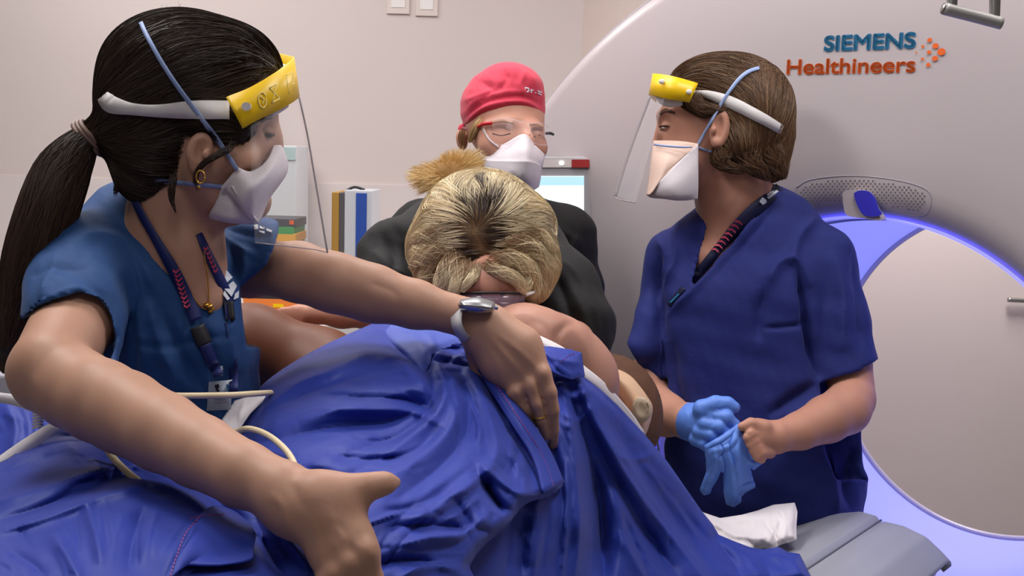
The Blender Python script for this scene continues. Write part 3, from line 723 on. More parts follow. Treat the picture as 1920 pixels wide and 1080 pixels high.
# sleeve openings
top.plane((0, 0, 0), (0, 0, -1)) if False else None
def cutcone(sh, pts, k=.003): sh.chain(pts, k=k, sub=True)
top.poly([(-40, 720), (40, 600), (70, 582), (100, 562), (150, 548), (185, 562), (205, 590), (216, 630), (214, 660), (204, 682), (190, 740), (60, 800)], .9, 1.345, k=.003)
cutcone(top, [(140, 600, 1.255, 77), (110, 660, 1.19, 74)])
top.poly([(528, 380), (519, 438), (512, 470), (500, 495), (478, 515), (448, 538), (451, 560), (455, 593), (460, 650), (700, 660), (700, 380)], 1.2, 1.9, k=.003)
# neckline
neck = [(236, 250), (232, 346), (252, 382), (290, 440), (325, 500), (343, 522), (372, 540), (405, 554), (410, 545), (402, 515), (385, 455), (368, 418), (372, 250)]
top.poly(neck, 1.1, 1.385, k=.003)
cutcone(top, [(300, 300, 1.38, 66), (318, 370, 1.385, 78)])
cutcone(top, [(318, 370, 1.375, 78), (350, 470, 1.355, 66), (376, 520, 1.335, 40)])
nf = [([(236, 352), (262, 400), (300, 460), (330, 512), (362, 548), (398, 560), (412, 548)], 7, 2.0),
      ([(120, 470), (180, 440), (250, 470), (300, 560), (320, 640)], 16, 3.5), ([(100, 500), (160, 520), (215, 590), (235, 660)], 14, -4),
      ([(200, 450), (240, 520), (262, 620), (270, 700)], 15, 5), ([(290, 520), (310, 600), (350, 680), (390, 740)], 14, -4),
      ([(280, 560), (300, 640), (330, 720)], 13, 4), ([(240, 640), (300, 650), (370, 640), (440, 625)], 8, -2.2), ([(235, 560), (255, 640), (250, 700)], 12, -4),
      ([(440, 560), (430, 640), (440, 700)], 12, 3.5), ([(370, 600), (400, 660), (405, 720)], 10, -3),
      ([(400, 430), (440, 460), (480, 480)], 9, 3), ([(420, 425), (470, 440), (510, 445)], 8, -2), ([(455, 470), (460, 500), (450, 530)], 8, 3), ([(430, 450), (440, 490), (430, 540)], 8, -3),
      ([(110, 480), (90, 520), (75, 560)], 10, 2.5), ([(60, 520), (110, 500), (170, 505)], 8, -2), ([(75, 575), (105, 552), (150, 538), (190, 556), (210, 590), (224, 632), (216, 670)], 4, 1.2)]
top.mesh('scrub_top', M_scrubL, nurse, folds=nf, smooth=2, noise=(28, .0022), amp=1.8)
trou = Shape(.012)
for sx in (-1, 1): trou.chain([(300+sx*60, 990, 1.60, 95), (300+sx*65, 1400, 1.66, 75), (300+sx*65, 1800, 1.70, 58), (300+sx*65, 2130, 1.74, 48)], k=.03)
trou.mesh('scrub_trousers', M_scrubL, nurse)
# armband print and breast emblem
def glyphs(name, quads, d, m, parent, thick=.0006):
    V = []; Fc = []
    for q in quads:
        b = len(V); V += [Q(x, y, d if not isinstance(d, tuple) else (surf(d[0], x, y, d[1]) or d[2])) for (x, y) in q]; Fc.append(tuple(range(b, b+len(q))))
    return put(name, V, Fc, m, parent, False, solid=thick)

# hair
hs = Shape(.004)
hs.ell(352, 152, 1.36, 160, 128, .090, rot=8, k=.02)
hs.ell(300, 212, 1.36, 108, 108, .088, k=.02)
hs.ell(455, 128, 1.365, 62, 62, .072, k=.03)
hs.chain([(236, 245, 1.34, 54), (200, 250, 1.34, 30), (172, 256, 1.34, 24)], k=.012)
hs.chain([(395, 228, 1.300, 34), (436, 246, 1.312, 28), (462, 232, 1.318, 24)], k=.02)
hs.chain([(290, 300, 1.34, 70), (280, 320, 1.345, 62)], k=.03)
hs.poly([(352, 420), (349, 300), (352, 262), (368, 248), (394, 244), (408, 262), (418, 282), (436, 290), (456, 272), (474, 250), (488, 222), (500, 195), (530, 150), (600, 150), (600, 420)], 1.0, 1.8, k=.004)
hairL = hs.mesh('hair', M_hairbase_d, nurse, smooth=2, noise=(40, .001))
def hstart(sh, n, cond=None):
    P = sh.mv[RNG.integers(0, len(sh.mv), n*3)]; PX = P[:, 0]/P[:, 2]*F+960; PY = P[:, 1]/P[:, 2]*F+540
    g = sh.grad(P); m = g[:, 2] < .25
    if cond is not None: m &= cond(PX, PY)
    return P[m][:n]
tie = px2c(166, 258, 1.34)
def hcol(n, k, base, var=.35, tip=None, tipw=None):
    b = np.array(base)[:3]; c = b[None, None, :]*(1+RNG.uniform(-var, var, (n, 1, 1)))*np.ones((1, k, 1))
    if tip is not None:
        u = np.linspace(0, 1, k)[None, :, None] if tipw is None else tipw
        c = c*(1-u)+np.array(tip)[:3][None, None]*(1+RNG.uniform(-var, var, (n, 1, 1)))*u
    return c
DK = col(48, 34, 27); DK2 = col(70, 50, 38)
def dirL(P):
    v = tie-P; v /= np.linalg.norm(v, axis=1, keepdims=True)
    up = np.zeros_like(P); px = P[:, 0]/P[:, 2]*F+960; up[:, 1] = -.35*np.clip((px-300)/200, 0, 1); return v+up
st = hstart(hs, 13000, lambda x, y: x > 185)
pth = flow(hs, st, dirL, k=12, step=.007, lift=.0016, jitter=.07)
strands('hair_strands', pth, RNG.uniform(.0005, .0011, len(pth)), hcol(len(pth), 12, DK, .5), M_hair, hairL)
# ponytail
pt = [(182, 250, 1.335, 22), (160, 264, 1.33, 30), (138, 290, 1.325, 42), (115, 328, 1.32, 52), (88, 400, 1.31, 56), (60, 490, 1.31, 54), (38, 570, 1.32, 42), (18, 650, 1.33, 24), (8, 698, 1.335, 8)]
pony = Shape(.004); pony.chain([(a, b, c, d*.85) for a, b, c, d in pt], k=.01)
pm = pony.mesh('ponytail', M_hairbase_d, nurse, smooth=2)
pth = tuft(pt, 9000, k=20, spread=1.0, start=(0, .25), length=(.55, 1), wav=.3)
strands('ponytail_strands', pth, RNG.uniform(.0005, .0011, len(pth)), hcol(len(pth), 20, DK, .5, DK2), M_hair, pm)
for i in range(3):
    a = np.linspace(0, 2*math.pi, 15)[:-1]; cx, cy = 176-i*9, 240+i*10
    c0 = px2c(172-6*i+2, 250+i*3-4, 1.337); ax = np.array([.80, -.60, 0]); b1 = np.array([.60, .80, 0]); b2 = np.array([0, 0, 1.])
    if i == 0: tie_o = None
tm = mat('hair_tie', col(120, 95, 85), .5)
for i in range(3):
    c0 = px2c(176-5.5*i, 253+4.5*i, 1.337); b1 = np.array([.65, .76, 0]); b2 = np.array([0, 0, 1.])
    tube('hair_tie', [c2w([c0+(b1*math.cos(t)*(.0205+.0012*i)+b2*math.sin(t)*.022)])[0] for t in np.linspace(0, 2*math.pi, 15)[:-1]], .0032, tm, nurse, world=True, closed=True, n=3)
# loose wisps in front of the ear
for wsp in ([(440, 262, 1.285, 5), (430, 278, 1.28, 6), (400, 295, 1.272, 5), (376, 312, 1.272, 4), (366, 335, 1.275, 4), (372, 362, 1.28, 2)],
            [(325, 320, 1.29, 8), (322, 350, 1.285, 6), (322, 375, 1.285, 4), (330, 402, 1.285, 1)], [(225, 320, 1.32, 8), (222, 345, 1.32, 7), (215, 368, 1.325, 3)],
            [(505, 205, 1.375, 6), (504, 250, 1.36, 7), (496, 290, 1.355, 4), (484, 318, 1.35, 2)]):
    pth = tuft(wsp, 55, k=12, wav=.8, spread=1.3); strands('loose_lock', pth, RNG.uniform(.0004, .0008, len(pth)), hcol(len(pth), 12, DK, .4), M_hair, hairL)
# flyaways on the crown
n = 60; base = hs.mv[RNG.integers(0, len(hs.mv), 6000)]; X = base[:, 0]/base[:, 2]*F+960; Y = base[:, 1]/base[:, 2]*F+540
base = base[(Y < 110)][:n]; g = hs.grad(base); fl = []
for i in range(len(base)):
    d = g[i]*.6+RNG.normal(size=3)*.5; d /= np.linalg.norm(d); u = np.linspace(0, 1, 8)[:, None]; L = RNG.uniform(.006, .016)
    fl.append(base[i]+d*u*L+np.array([.4, .35, 0])*L*u*u*RNG.uniform(-.6, 1))
fl = np.array(fl); fo = strands('flyaway_hair', fl, np.full(len(fl), .0003), hcol(len(fl), 8, DK2, .4), M_hair, hairL); fo['kind'] = 'stuff'
# eyebrow / eye
sribbon('eyebrow', [body], [(488, 228, 1.34, 3), (500, 221, 1.35, 4), (510, 220, 1.365, 3)], M_lash, nurse, lift=.001)
pth = tuft([(496, 250, 1.34, 3), (506, 254, 1.345, 4), (516, 251, 1.36, 3)], 60, k=6); strands('eyelashes', pth, np.full(60, .0006), hcol(60, 6, DK, .3), M_hair, nurse)
# face shield
fs = sub('face_shield', nurse, Q(560, 300, 1.4))
fs2 = fs
# elastic: back of the head round to the band, with a twist
sribbon('elastic_strap', [hs, body], [(193, 180, 1.36, 12), (200, 188, 1.33, 15), (212, 197, 1.30, 16), (250, 205, 1.262, 11), (300, 208, 1.254, 12), (360, 206, 1.256, 17), (430, 206, 1.272, 17)], M_elast, fs, thick=.0012, lift=.0075)
bandp = [(428, 206, 1.268), (450, 200, 1.274), (490, 184, 1.290), (530, 164, 1.33), (548, 152, 1.38), (540, 140, 1.43), (515, 128, 1.47)]
up = [(424, 182, 1.268), (468, 164, 1.278), (510, 140, 1.300), (538, 120, 1.335), (551, 108, 1.39), (540, 104, 1.44), (515, 98, 1.48)]
lo = [(455, 241, 1.270), (482, 226, 1.280), (520, 208, 1.305), (548, 192, 1.34), (561, 180, 1.39), (552, 172, 1.44), (530, 168, 1.48)]
patch('forehead_band', [up, lo], M_yel, fs, thick=.0012, n=6)
foam_u = [(498, 146, 1.330), (515, 132, 1.36), (528, 124, 1.40), (520, 118, 1.44)]; foam_l = [(500, 222, 1.332), (520, 210, 1.36), (532, 200, 1.40), (525, 195, 1.44)]
patch('foam_pad', [foam_u, foam_l], M_foam, fs, thick=.012, n=4)
# clear visor: hangs from the band and wraps round the face
vu = [(470, 236, 1.274), (510, 214, 1.300), (542, 194, 1.338), (560, 182, 1.39), (552, 172, 1.45)]
vm = [(472, 330, 1.27), (525, 325, 1.30), (566, 318, 1.335), (585, 300, 1.39), (575, 285, 1.46)]
vl = [(478, 455, 1.27), (540, 462, 1.295), (590, 468, 1.335), (614, 474, 1.385), (602, 455, 1.47)]
patch('visor', [vu, vm, vl], M_visor, fs, thick=.0, n=8)
tube('visor_edge', [(561, 182, 1.387), (576, 250, 1.387), (588, 320, 1.387), (600, 390, 1.387), (614, 474, 1.385)], .0012, M_vedge, fs, n=4, seg=6)
tube('visor_edge', [(478, 455, 1.27), (540, 462, 1.295), (590, 468, 1.335), (614, 474, 1.385)], .0007, M_vedge, fs, n=4, seg=6)
put('band_rivet', *(lambda c: ([Q(c[0]+9*math.cos(a), c[1]+8*math.sin(a), c[2]) for a in np.linspace(0, 6.283, 17)[:-1]], [tuple(range(16))]))((462, 200, 1.270)), M_white, fs, False, solid=.003)
def bandpt(u, v, lift=.0015):  # u 0..1 along, v 0..1 down
    U = crspline(np.array([Q(*p) for p in up]), 10); L = crspline(np.array([Q(*p) for p in lo]), 10); i = u*(len(U)-1); a = int(i); f = i-a; b = min(a+1, len(U)-1)
    p = (U[a]*(1-f)+U[b]*f)*(1-v)+(L[a]*(1-f)+L[b]*f)*v; return p+(CO-p)/np.linalg.norm(CO-p)*lift
def bandstrokes(name, strokes, w_, m, parent):
    for s_ in strokes: tube(name, [bandpt(*q) for q in s_], w_, m, parent, world=True, n=3, seg=6)
yl = mat('pale_print', col(250, 232, 150), .6)
bs = []
bs.append([(.235+.030*math.cos(a)*.9, .52+.22*math.sin(a)) for a in np.linspace(0, 6.0, 10)]); bs.append([(.225, .40), (.245, .52), (.228, .62)])
bs += [[(.30, .30), (.37, .72)], [(.37, .30), (.30, .72)], [(.30, .30), (.37, .30)], [(.30, .72), (.37, .72)]]
bs += [[(.47, .25), (.47, .75)], [(.47, .25), (.515, .25)], [(.47, .48), (.507, .48)], [(.53, .75), (.552, .25), (.575, .75)], [(.537, .58), (.567, .58)]]
bandstrokes('band_print', bs, .0007, yl, fs)
# respirator
rs = sub('respirator', nurse, Q(480, 350, 1.3))
mk = Shape(.0026)
def mpatch(name, rows, m, thick=.0016, n=6): return patch(name, rows, m, rs, n=n, thick=thick)
mpatch('mask_panel', [[(446, 314, 1.300), (470, 322, 1.305), (500, 302, 1.325), (516, 264, 1.375)],
                      [(434, 335, 1.298), (472, 345, 1.285), (506, 320, 1.31), (532, 282, 1.37)],
                      [(420, 350, 1.302), (458, 372, 1.285), (496, 352, 1.305), (538, 322, 1.365)],
                      [(440, 372, 1.302), (464, 402, 1.30), (484, 396, 1.32), (505, 372, 1.36)],
                      [(462, 400, 1.312), (474, 414, 1.32), (482, 418, 1.335), (488, 412, 1.36)]], M_mask)
mpatch('mask_panel', [[(416, 352, 1.308), (436, 366, 1.305), (452, 384, 1.31)], [(405, 380, 1.31), (432, 395, 1.305), (462, 402, 1.312)], [(392, 404, 1.325), (430, 414, 1.315), (478, 418, 1.33)], [(400, 412, 1.36), (436, 418, 1.37), (480, 420, 1.37)]], M_mask)
mpatch('mask_seam', [[(434, 352, 1.294), (446, 372, 1.290), (462, 396, 1.300), (482, 420, 1.325)], [(438, 348, 1.292), (452, 370, 1.287), (468, 394, 1.298), (486, 417, 1.325)]], M_mask, thick=.003)
mpatch('mask_seam', [[(414, 352, 1.30), (428, 336, 1.298), (446, 313, 1.298)], [(419, 357, 1.299), (435, 341, 1.296), (452, 318, 1.297)]], M_mask, thick=.002)
sribbon('head_strap', [hs, body], [(264, 42, 1.335, 4), (275, 66, 1.295, 4), (305, 120, 1.272, 4), (340, 172, 1.258, 4), (385, 232, 1.256, 4), (420, 280, 1.268, 4), (444, 318, 1.290, 4)], M_lblue, rs, thick=.0015, lift=.0075)
sribbon('neck_strap', [hs, body], [(290, 338, 1.30, 4), (330, 342, 1.285, 4), (380, 347, 1.287, 4), (420, 350, 1.30, 4)], M_lblue, rs, thick=.0012)
# earring, necklace
a = np.linspace(0, 6.283, 13)[:-1]
tube('hoop_earring', [(376+8*math.cos(t), 332+12*math.sin(t), 1.268) for t in a], .0009, M_gold, nurse, closed=True, n=3, seg=8)
tube('stud_earring', [(372, 349, 1.268), (373, 353, 1.268)], .002, M_gold, nurse)
nk = sub('necklace', nurse, Q(390, 570, 1.3))
tube('chain', onto([top, body], [(345, 525, 1.31), (362, 556, 1.293), (378, 575, 1.283), (390, 578, 1.28), (391, 550, 1.285), (388, 510, 1.295), (382, 470, 1.31)], .003), .0008, M_gold, nk, n=6, seg=6)
for (dx, dy, r) in ((0, 0, .0042), (5, 6, .0036), (-6, -2, .003), (2, 10, .003)): tube('pendant', onto([top, body], [(392+dx, 572+dy, 1.272), (393+dx, 576+dy, 1.272)], .004), r, M_gold, nk)
# lanyard with badge
ly = sub('lanyard', nurse, Q(400, 650, 1.3))
def lz(x, y): return 1.305-.00012*(y-380)
sribbon('strap', [top, body], [(242, 356, 1.33, 6), (264, 400, 1.31, 7), (294, 452, 1.292, 8), (325, 506, 1.282, 11), (352, 560, 1.262, 11), (368, 600, 1.252, 12)], M_navy, ly, thick=.001, lift=.006)
sribbon('strap', [top, body], [(384, 645, 1.252, 11), (398, 680, 1.250, 11), (410, 705, 1.250, 9)], M_navy, ly, thick=.001, lift=.004)
sribbon('strap', [top, body], [(373, 438, 1.35, 6), (391, 478, 1.325, 8), (410, 518, 1.305, 9), (427, 558, 1.29, 9), (431, 600, 1.285, 8)], M_navy, ly, thick=.001, lift=.004)
sribbon('strap', [top, body], [(431, 604, 1.28, 9), (437, 660, 1.276, 8), (438, 735, 1.276, 8)], M_navy, ly, thick=.001, lift=.004)
sribbon('buckle', [top, body], [(369, 612, 1.244, 14), (384, 646, 1.244, 14)], M_dark, ly, thick=.005)
sribbon('buckle', [top, body], [(427, 566, 1.272, 8), (431, 602, 1.272, 8)], M_dark, ly, thick=.004)
ck = [[(x-6, y-3), (x, y+1), (x+6, y-5), (x+6, y-1), (x, y+5), (x-6, y+1)] for x, y in [(330+(i*4.6)*.55, 508+i*8.2) for i in range(9)]]
glyphs('chevron_print', ck, ([top, body], .011, 1.27), M_pink, ly)
glyphs('chevron_print', [[(x-4, y-3), (x, y+1), (x+4, y-5), (x+4, y-1), (x, y+5), (x-4, y+1)] for x, y in [(386+i*3.6, 466+i*8.2) for i in range(6)]], ([top, body], .009, 1.31), M_pink, ly)
glyphs('lanyard_print', [[(405+i*7, 690+j*9-i*2), (410+i*7, 688+j*9-i*2), (411+i*7, 695+j*9-i*2), (406+i*7, 697+j*9-i*2)] for i in (0, 1) for j in (0, 1)], ([top, body], .008, 1.25), M_wprint, ly)
M_card = mat('badge_card', col(175, 185, 200), .35, coat=.4)
zb = min(surf([top], 400, 740, .012) or 1.3, surf([top], 430, 740, .012) or 1.3); bd = patch('badge', [[(392, 716, zb), (436, 712, zb)], [(388, 770, zb), (432, 768, zb)]], M_card, ly, thick=.002, n=2, flat=True)
glyphs('badge_print', [[(402, 722), (410, 720), (412, 727), (408, 727), (412, 734), (407, 735), (404, 728)]], zb-.003, M_dark, bd); glyphs('badge_print', [[(424, 720), (433, 724), (436, 736), (428, 738)]], zb-.003, M_tealp, bd)
for yy in (746, 752, 758): glyphs('badge_print', [[(400, yy), (428, yy-1), (428, yy+1), (400, yy+2)]], zb-.003, M_trimg, bd)
# white emblem on the strap/breast
glyphs('breast_emblem', [[(411, 515), (425, 507), (436, 520), (419, 535)], [(420, 541), (437, 527), (444, 536), (434, 556)], [(421, 545), (431, 560), (426, 563), (418, 552)], [(441, 550), (448, 545), (447, 558), (438, 562)]], ([top], .009, 1.29), M_wprint, nurse)
glyphs('sleeve_print', [[(476, 422), (484, 420), (484, 430), (477, 430)], [(487, 423), (497, 426), (496, 430), (487, 428)], [(500, 428), (510, 432), (509, 436), (499, 432)], [(486, 432), (496, 434), (496, 438), (486, 435)]], ([top], .004, 1.40), M_wprint, nurse)
# watch
wt = sub('wristwatch', nurse, Q(880, 590, 1.42))
patch('band', [[(850, 560, 1.45), (846, 585, 1.425), (848, 612, 1.405), (862, 636, 1.41), (885, 645, 1.44)], [(880, 558, 1.44), (868, 582, 1.41), (866, 606, 1.395), (878, 628, 1.405), (897, 640, 1.44)]], M_band, wt, thick=.002)
cs = Shape(.0012); cs.ell(894, 574, 1.408, 36, 15, .016, rot=4, k=.002); cs.mesh('case', M_steel, wt, smooth=1)
patch('dial_glass', [[(864, 562, 1.402), (895, 558, 1.402), (926, 566, 1.402)], [(862, 567, 1.393), (895, 566, 1.390), (928, 572, 1.395)], [(866, 573, 1.388), (896, 575, 1.384), (924, 578, 1.388)]], M_glass, wt, thick=.001, n=4)
tube('crown', [(928, 576, 1.398), (934, 577, 1.398)], .003, M_steel, wt)
for a_ in (0,): tube('finger_ring', [(1012+13*math.cos(t), 781+4*math.sin(t)-3*math.cos(t), 1.419-.0095*math.sin(t)) for t in np.linspace(0, 6.283, 13)[:-1]], .0011, M_gold, nurse, closed=True, n=3, seg=6)
# ================= the patient =================
pat = thing('person', 'shaven-headed patient lying on the couch under a blue drape, bare shoulder showing', 'person', Q(900, 900, 1.7)*[1, 1, 0])
pb = Shape(.004)
pb.chain([(960, 745, 1.72, 125), (860, 800, 1.60, 115), (720, 870, 1.48, 120)], k=.04)
pb.chain([(985, 665, 1.70, 96), (1045, 690, 1.72, 92)], k=.03)      # shoulder blade mass
pb.chain([(1050, 660, 1.66, 64), (1090, 712, 1.68, 58), (1110, 770, 1.72, 50)], k=.035)   # shoulder cap
pb.chain([(930, 640, 1.66, 60), (985, 640, 1.63, 62), (1010, 640, 1.62, 55)], k=.03)
pb.chain([(1080, 760, 1.82, 60), (1120, 790, 1.90, 70)], k=.03)    # neck
pb.ell(1148, 772, 1.97, 92, 108, .085, rot=-12, k=.02)
pb.chain([(700, 850, 1.50, 110), (600, 700, 1.66, 78), (470, 655, 1.66, 78), (430, 650, 1.70, 76)], k=.03)   # bent thigh going behind the nurse
pcrease = [([(1040, 660), (1046, 630), (1062, 610), (1085, 606)], 9, -5), ([(1000, 600), (1020, 610), (1035, 640)], 14, -2.5), ([(1050, 595), (1090, 640), (1110, 690)], 14, 3), ([(940, 600), (980, 590), (1010, 600)], 12, 2),
           ([(950, 610), (975, 615), (1000, 605)], 6, -1.5)]
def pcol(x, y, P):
    t = np.clip((860-x)/120, 0, 1)[:, None]; return np.array(col(184, 136, 118))[:3]*(1-t)+np.array(col(104, 60, 40))[:3]*t  # thigh end browner: darker skin plus its shade painted in
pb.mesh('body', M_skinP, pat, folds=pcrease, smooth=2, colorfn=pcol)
# cropped hair
ph = Shape(.004); ph.ell(1148, 772, 1.97, 94, 110, .0865, rot=-12, k=.01)
ph.poly([(1040, 820), (1080, 680), (1118, 668), (1135, 690), (1160, 735), (1180, 790), (1190, 900), (1040, 900)], 1, 1.96, k=.01)
M_crop = mat('cropped_hair', col(104, 70, 50), .75, bump=.8, bscale=420, var=.25, vscale=60, bdist=.002)
phm = ph.mesh('cropped_hair', M_crop, pat)
n = 5000; P0 = ph.mv[RNG.integers(0, len(ph.mv), n)]; g = ph.grad(P0); g = g+RNG.normal(size=g.shape)*.35+np.array([.5, .2, 0]); g /= np.linalg.norm(g, axis=1, keepdims=True)
u = np.linspace(0, 1, 4)[None, :, None]; strands('hair_stubble', P0[:, None]+g[:, None]*u*.0014, np.full(n, .0003), hcol(n, 4, col(96, 68, 50), .5), M_hair, phm)
# cream headpiece
hp = tag(thing('headpiece', 'cream curved plastic headpiece with round beige cap on the patient head', 'headpiece', Q(1190, 760, 1.9)), 'cream curved plastic headpiece with round beige cap on the patient head', 'headpiece')
def ps(x, y, l): return (x, y, (surf([ph, pb], x, y, l) or 1.93))
oe = [(1134, 690), (1165, 700), (1196, 726), (1214, 756), (1219, 784), (1207, 816)]; ie = [(1140, 700), (1150, 720), (1165, 742), (1178, 764), (1186, 782), (1196, 806)]
me_ = [(1133, 694), (1150, 706), (1174, 734), (1193, 766), (1200, 792), (1200, 812)]
oe = [(1134, 689), (1161, 696), (1182, 708), (1198, 726), (1211, 744), (1221, 762), (1219, 783), (1214, 800), (1206, 822)]
me_ = [(1134, 696), (1156, 706), (1174, 722), (1188, 742), (1199, 760), (1206, 776), (1206, 792), (1203, 806), (1199, 824)]
ie = [(1136, 702), (1146, 716), (1156, 734), (1165, 752), (1175, 768), (1184, 784), (1190, 800), (1192, 814), (1192, 828)]
rows = [[(x, y, d) for (x, y), d in zip(L, dd)] for L, dd in ((oe, [1.90]*4+[1.905]*5), (me_, [1.872, 1.864, 1.858, 1.856, 1.856, 1.858, 1.862, 1.868, 1.88]), (ie, [1.882, 1.874, 1.870, 1.868, 1.866, 1.866, 1.870, 1.876, 1.885]))]
patch('shell', rows, M_tan, hp, thick=.005, n=5)
ring = []
dC = 1.848
cp = Shape(.0012); cp.ell(1203, 768, dC, 19, 24, .007, rot=-8, k=.002); cp.ell(1203, 768, dC-.010, 12, 17, .006, rot=-8, k=.002, sub=True); cp.mesh('round_cap', M_tan2, hp, smooth=1)
tube('clip', [(1193, 752, dC-.006), (1189, 760, dC-.008), (1190, 768, dC-.007)], .0012, M_tan2, hp); tube('clip', [(1213, 754, dC-.006), (1217, 763, dC-.006), (1214, 772, dC-.006)], .0012, M_tan2, hp)

# ================= drapes =================
# far, right-hand drape hanging off the shoulder to the couch
c3 = [(1000, 650, 1.60), (1090, 662, 1.60), (1000, 700, 1.53), (1095, 705, 1.57), (1150, 750, 1.64), (1210, 812, 1.72), (1270, 885, 1.78), (1330, 960, 1.86), (1400, 1010, 1.86), (1510, 1085, 1.76), (1100, 800, 1.50), (1050, 850, 1.44), (1150, 950, 1.52), (1250, 1050, 1.62),
      (1000, 950, 1.34), (1100, 1085, 1.42), (950, 1085, 1.26), (1300, 1085, 1.64), (900, 1000, 1.24), (850, 1085, 1.17), (1000, 780, 1.48), (920, 950, 1.28)]
f3 = [([(985, 960), (980, 1030), (975, 1095)], 26, -14), ([(1105, 860), (1125, 960), (1130, 1090)], 24, -22), ([(1165, 960), (1195, 1030), (1225, 1095)], 7, -10), ([(1060, 860), (1062, 960), (1050, 1090)], 5, 7), ([(1150, 820), (1200, 905), (1250, 975), (1310, 1060)], 6, 6), ([(1215, 870), (1275, 950), (1340, 1030)], 7, -5), ([(1020, 780), (1040, 860), (1050, 900)], 8, -14),([(1080, 690), (1110, 780), (1180, 900), (1260, 1010), (1330, 1100)], 18, 17), ([(1075, 720), (1120, 830), (1170, 930), (1220, 1020), (1265, 1100)], 16, -16),
      ([(1040, 700), (1065, 790), (1080, 900), (1085, 1000), (1075, 1090)], 13, 12), ([(1060, 720), (1090, 800), (1120, 900), (1130, 1000), (1135, 1090)], 20, -24), ([(1085, 870), (1110, 960), (1110, 1090)], 16, -10),
      ([(1110, 730), (1180, 800), (1260, 890), (1340, 990), (1420, 1060)], 20, 8), ([(1140, 790), (1190, 860), (1230, 930), (1290, 1010), (1330, 1060)], 13, -7), ([(1130, 800), (1160, 855), (1200, 860), (1235, 845)], 9, 5), ([(1200, 870), (1240, 900), (1300, 1000)], 10, 5),
      ([(1000, 660), (1040, 690), (1090, 690)], 10, -8), ([(1035, 690), (1050, 740), (1060, 800)], 10, -10), ([(1045, 720), (1075, 745), (1105, 730)], 9, 7), ([(1040, 760), (1080, 790), (1110, 760)], 8, 5),
      ([(1350, 990), (1400, 1030), (1440, 1080)], 16, 9), ([(1390, 1020), (1430, 1060), (1450, 1090)], 12, -7), ([(1440, 1035), (1480, 1050), (1505, 1080)], 12, 8),
      ([(960, 960), (955, 1020), (945, 1090)], 10, -6), ([(1010, 920), (1000, 1000), (990, 1090)], 16, 6), ([(1160, 1000), (1190, 1050), (1210, 1090)], 14, 8), ([(1200, 980), (1250, 1050), (1280, 1095)], 10, -6),
      ([(1330, 1000), (1370, 1050), (1390, 1090)], 10, -8)]
dr = thing('surgical_drape', 'blue surgical drape falling from the patient shoulder to the couch, with long folds', 'drape', Q(1150, 950, 1.55), None)
cloth('sheet', [(985, 640), (1030, 648), (1088, 660), (1094, 706), (1124, 730), (1157, 760), (1208, 815), (1250, 865), (1314, 957), (1336, 984), (1347, 1003), (1373, 1014), (1407, 1027), (1430, 1031), (1460, 1026), (1478, 1036), (1499, 1039), (1524, 1090), (1180, 1100), (860, 1100), (850, 1000), (930, 900), (1000, 800), (985, 720)], c3, f3, M_drape, dr, step=3.5, curl=(.02, 9), spl=False, nz=(.004, 45), amp=2.0)
# turned-back flap with hem
cloth('folded_flap', [(988, 646), (1030, 650), (1070, 656), (1090, 662), (1096, 706), (1070, 712), (1040, 700), (1018, 690), (1000, 670)], [(985, 632, 1.60), (1090, 660, 1.575), (1096, 706, 1.545), (1020, 690, 1.49), (1040, 660, 1.54)], [([(1000, 650), (1040, 672), (1088, 682)], 8, 7), ([(1010, 660), (1040, 690), (1060, 706)], 6, -6)], M_drape, dr, step=3, curl=(.008, 6), spl=False)
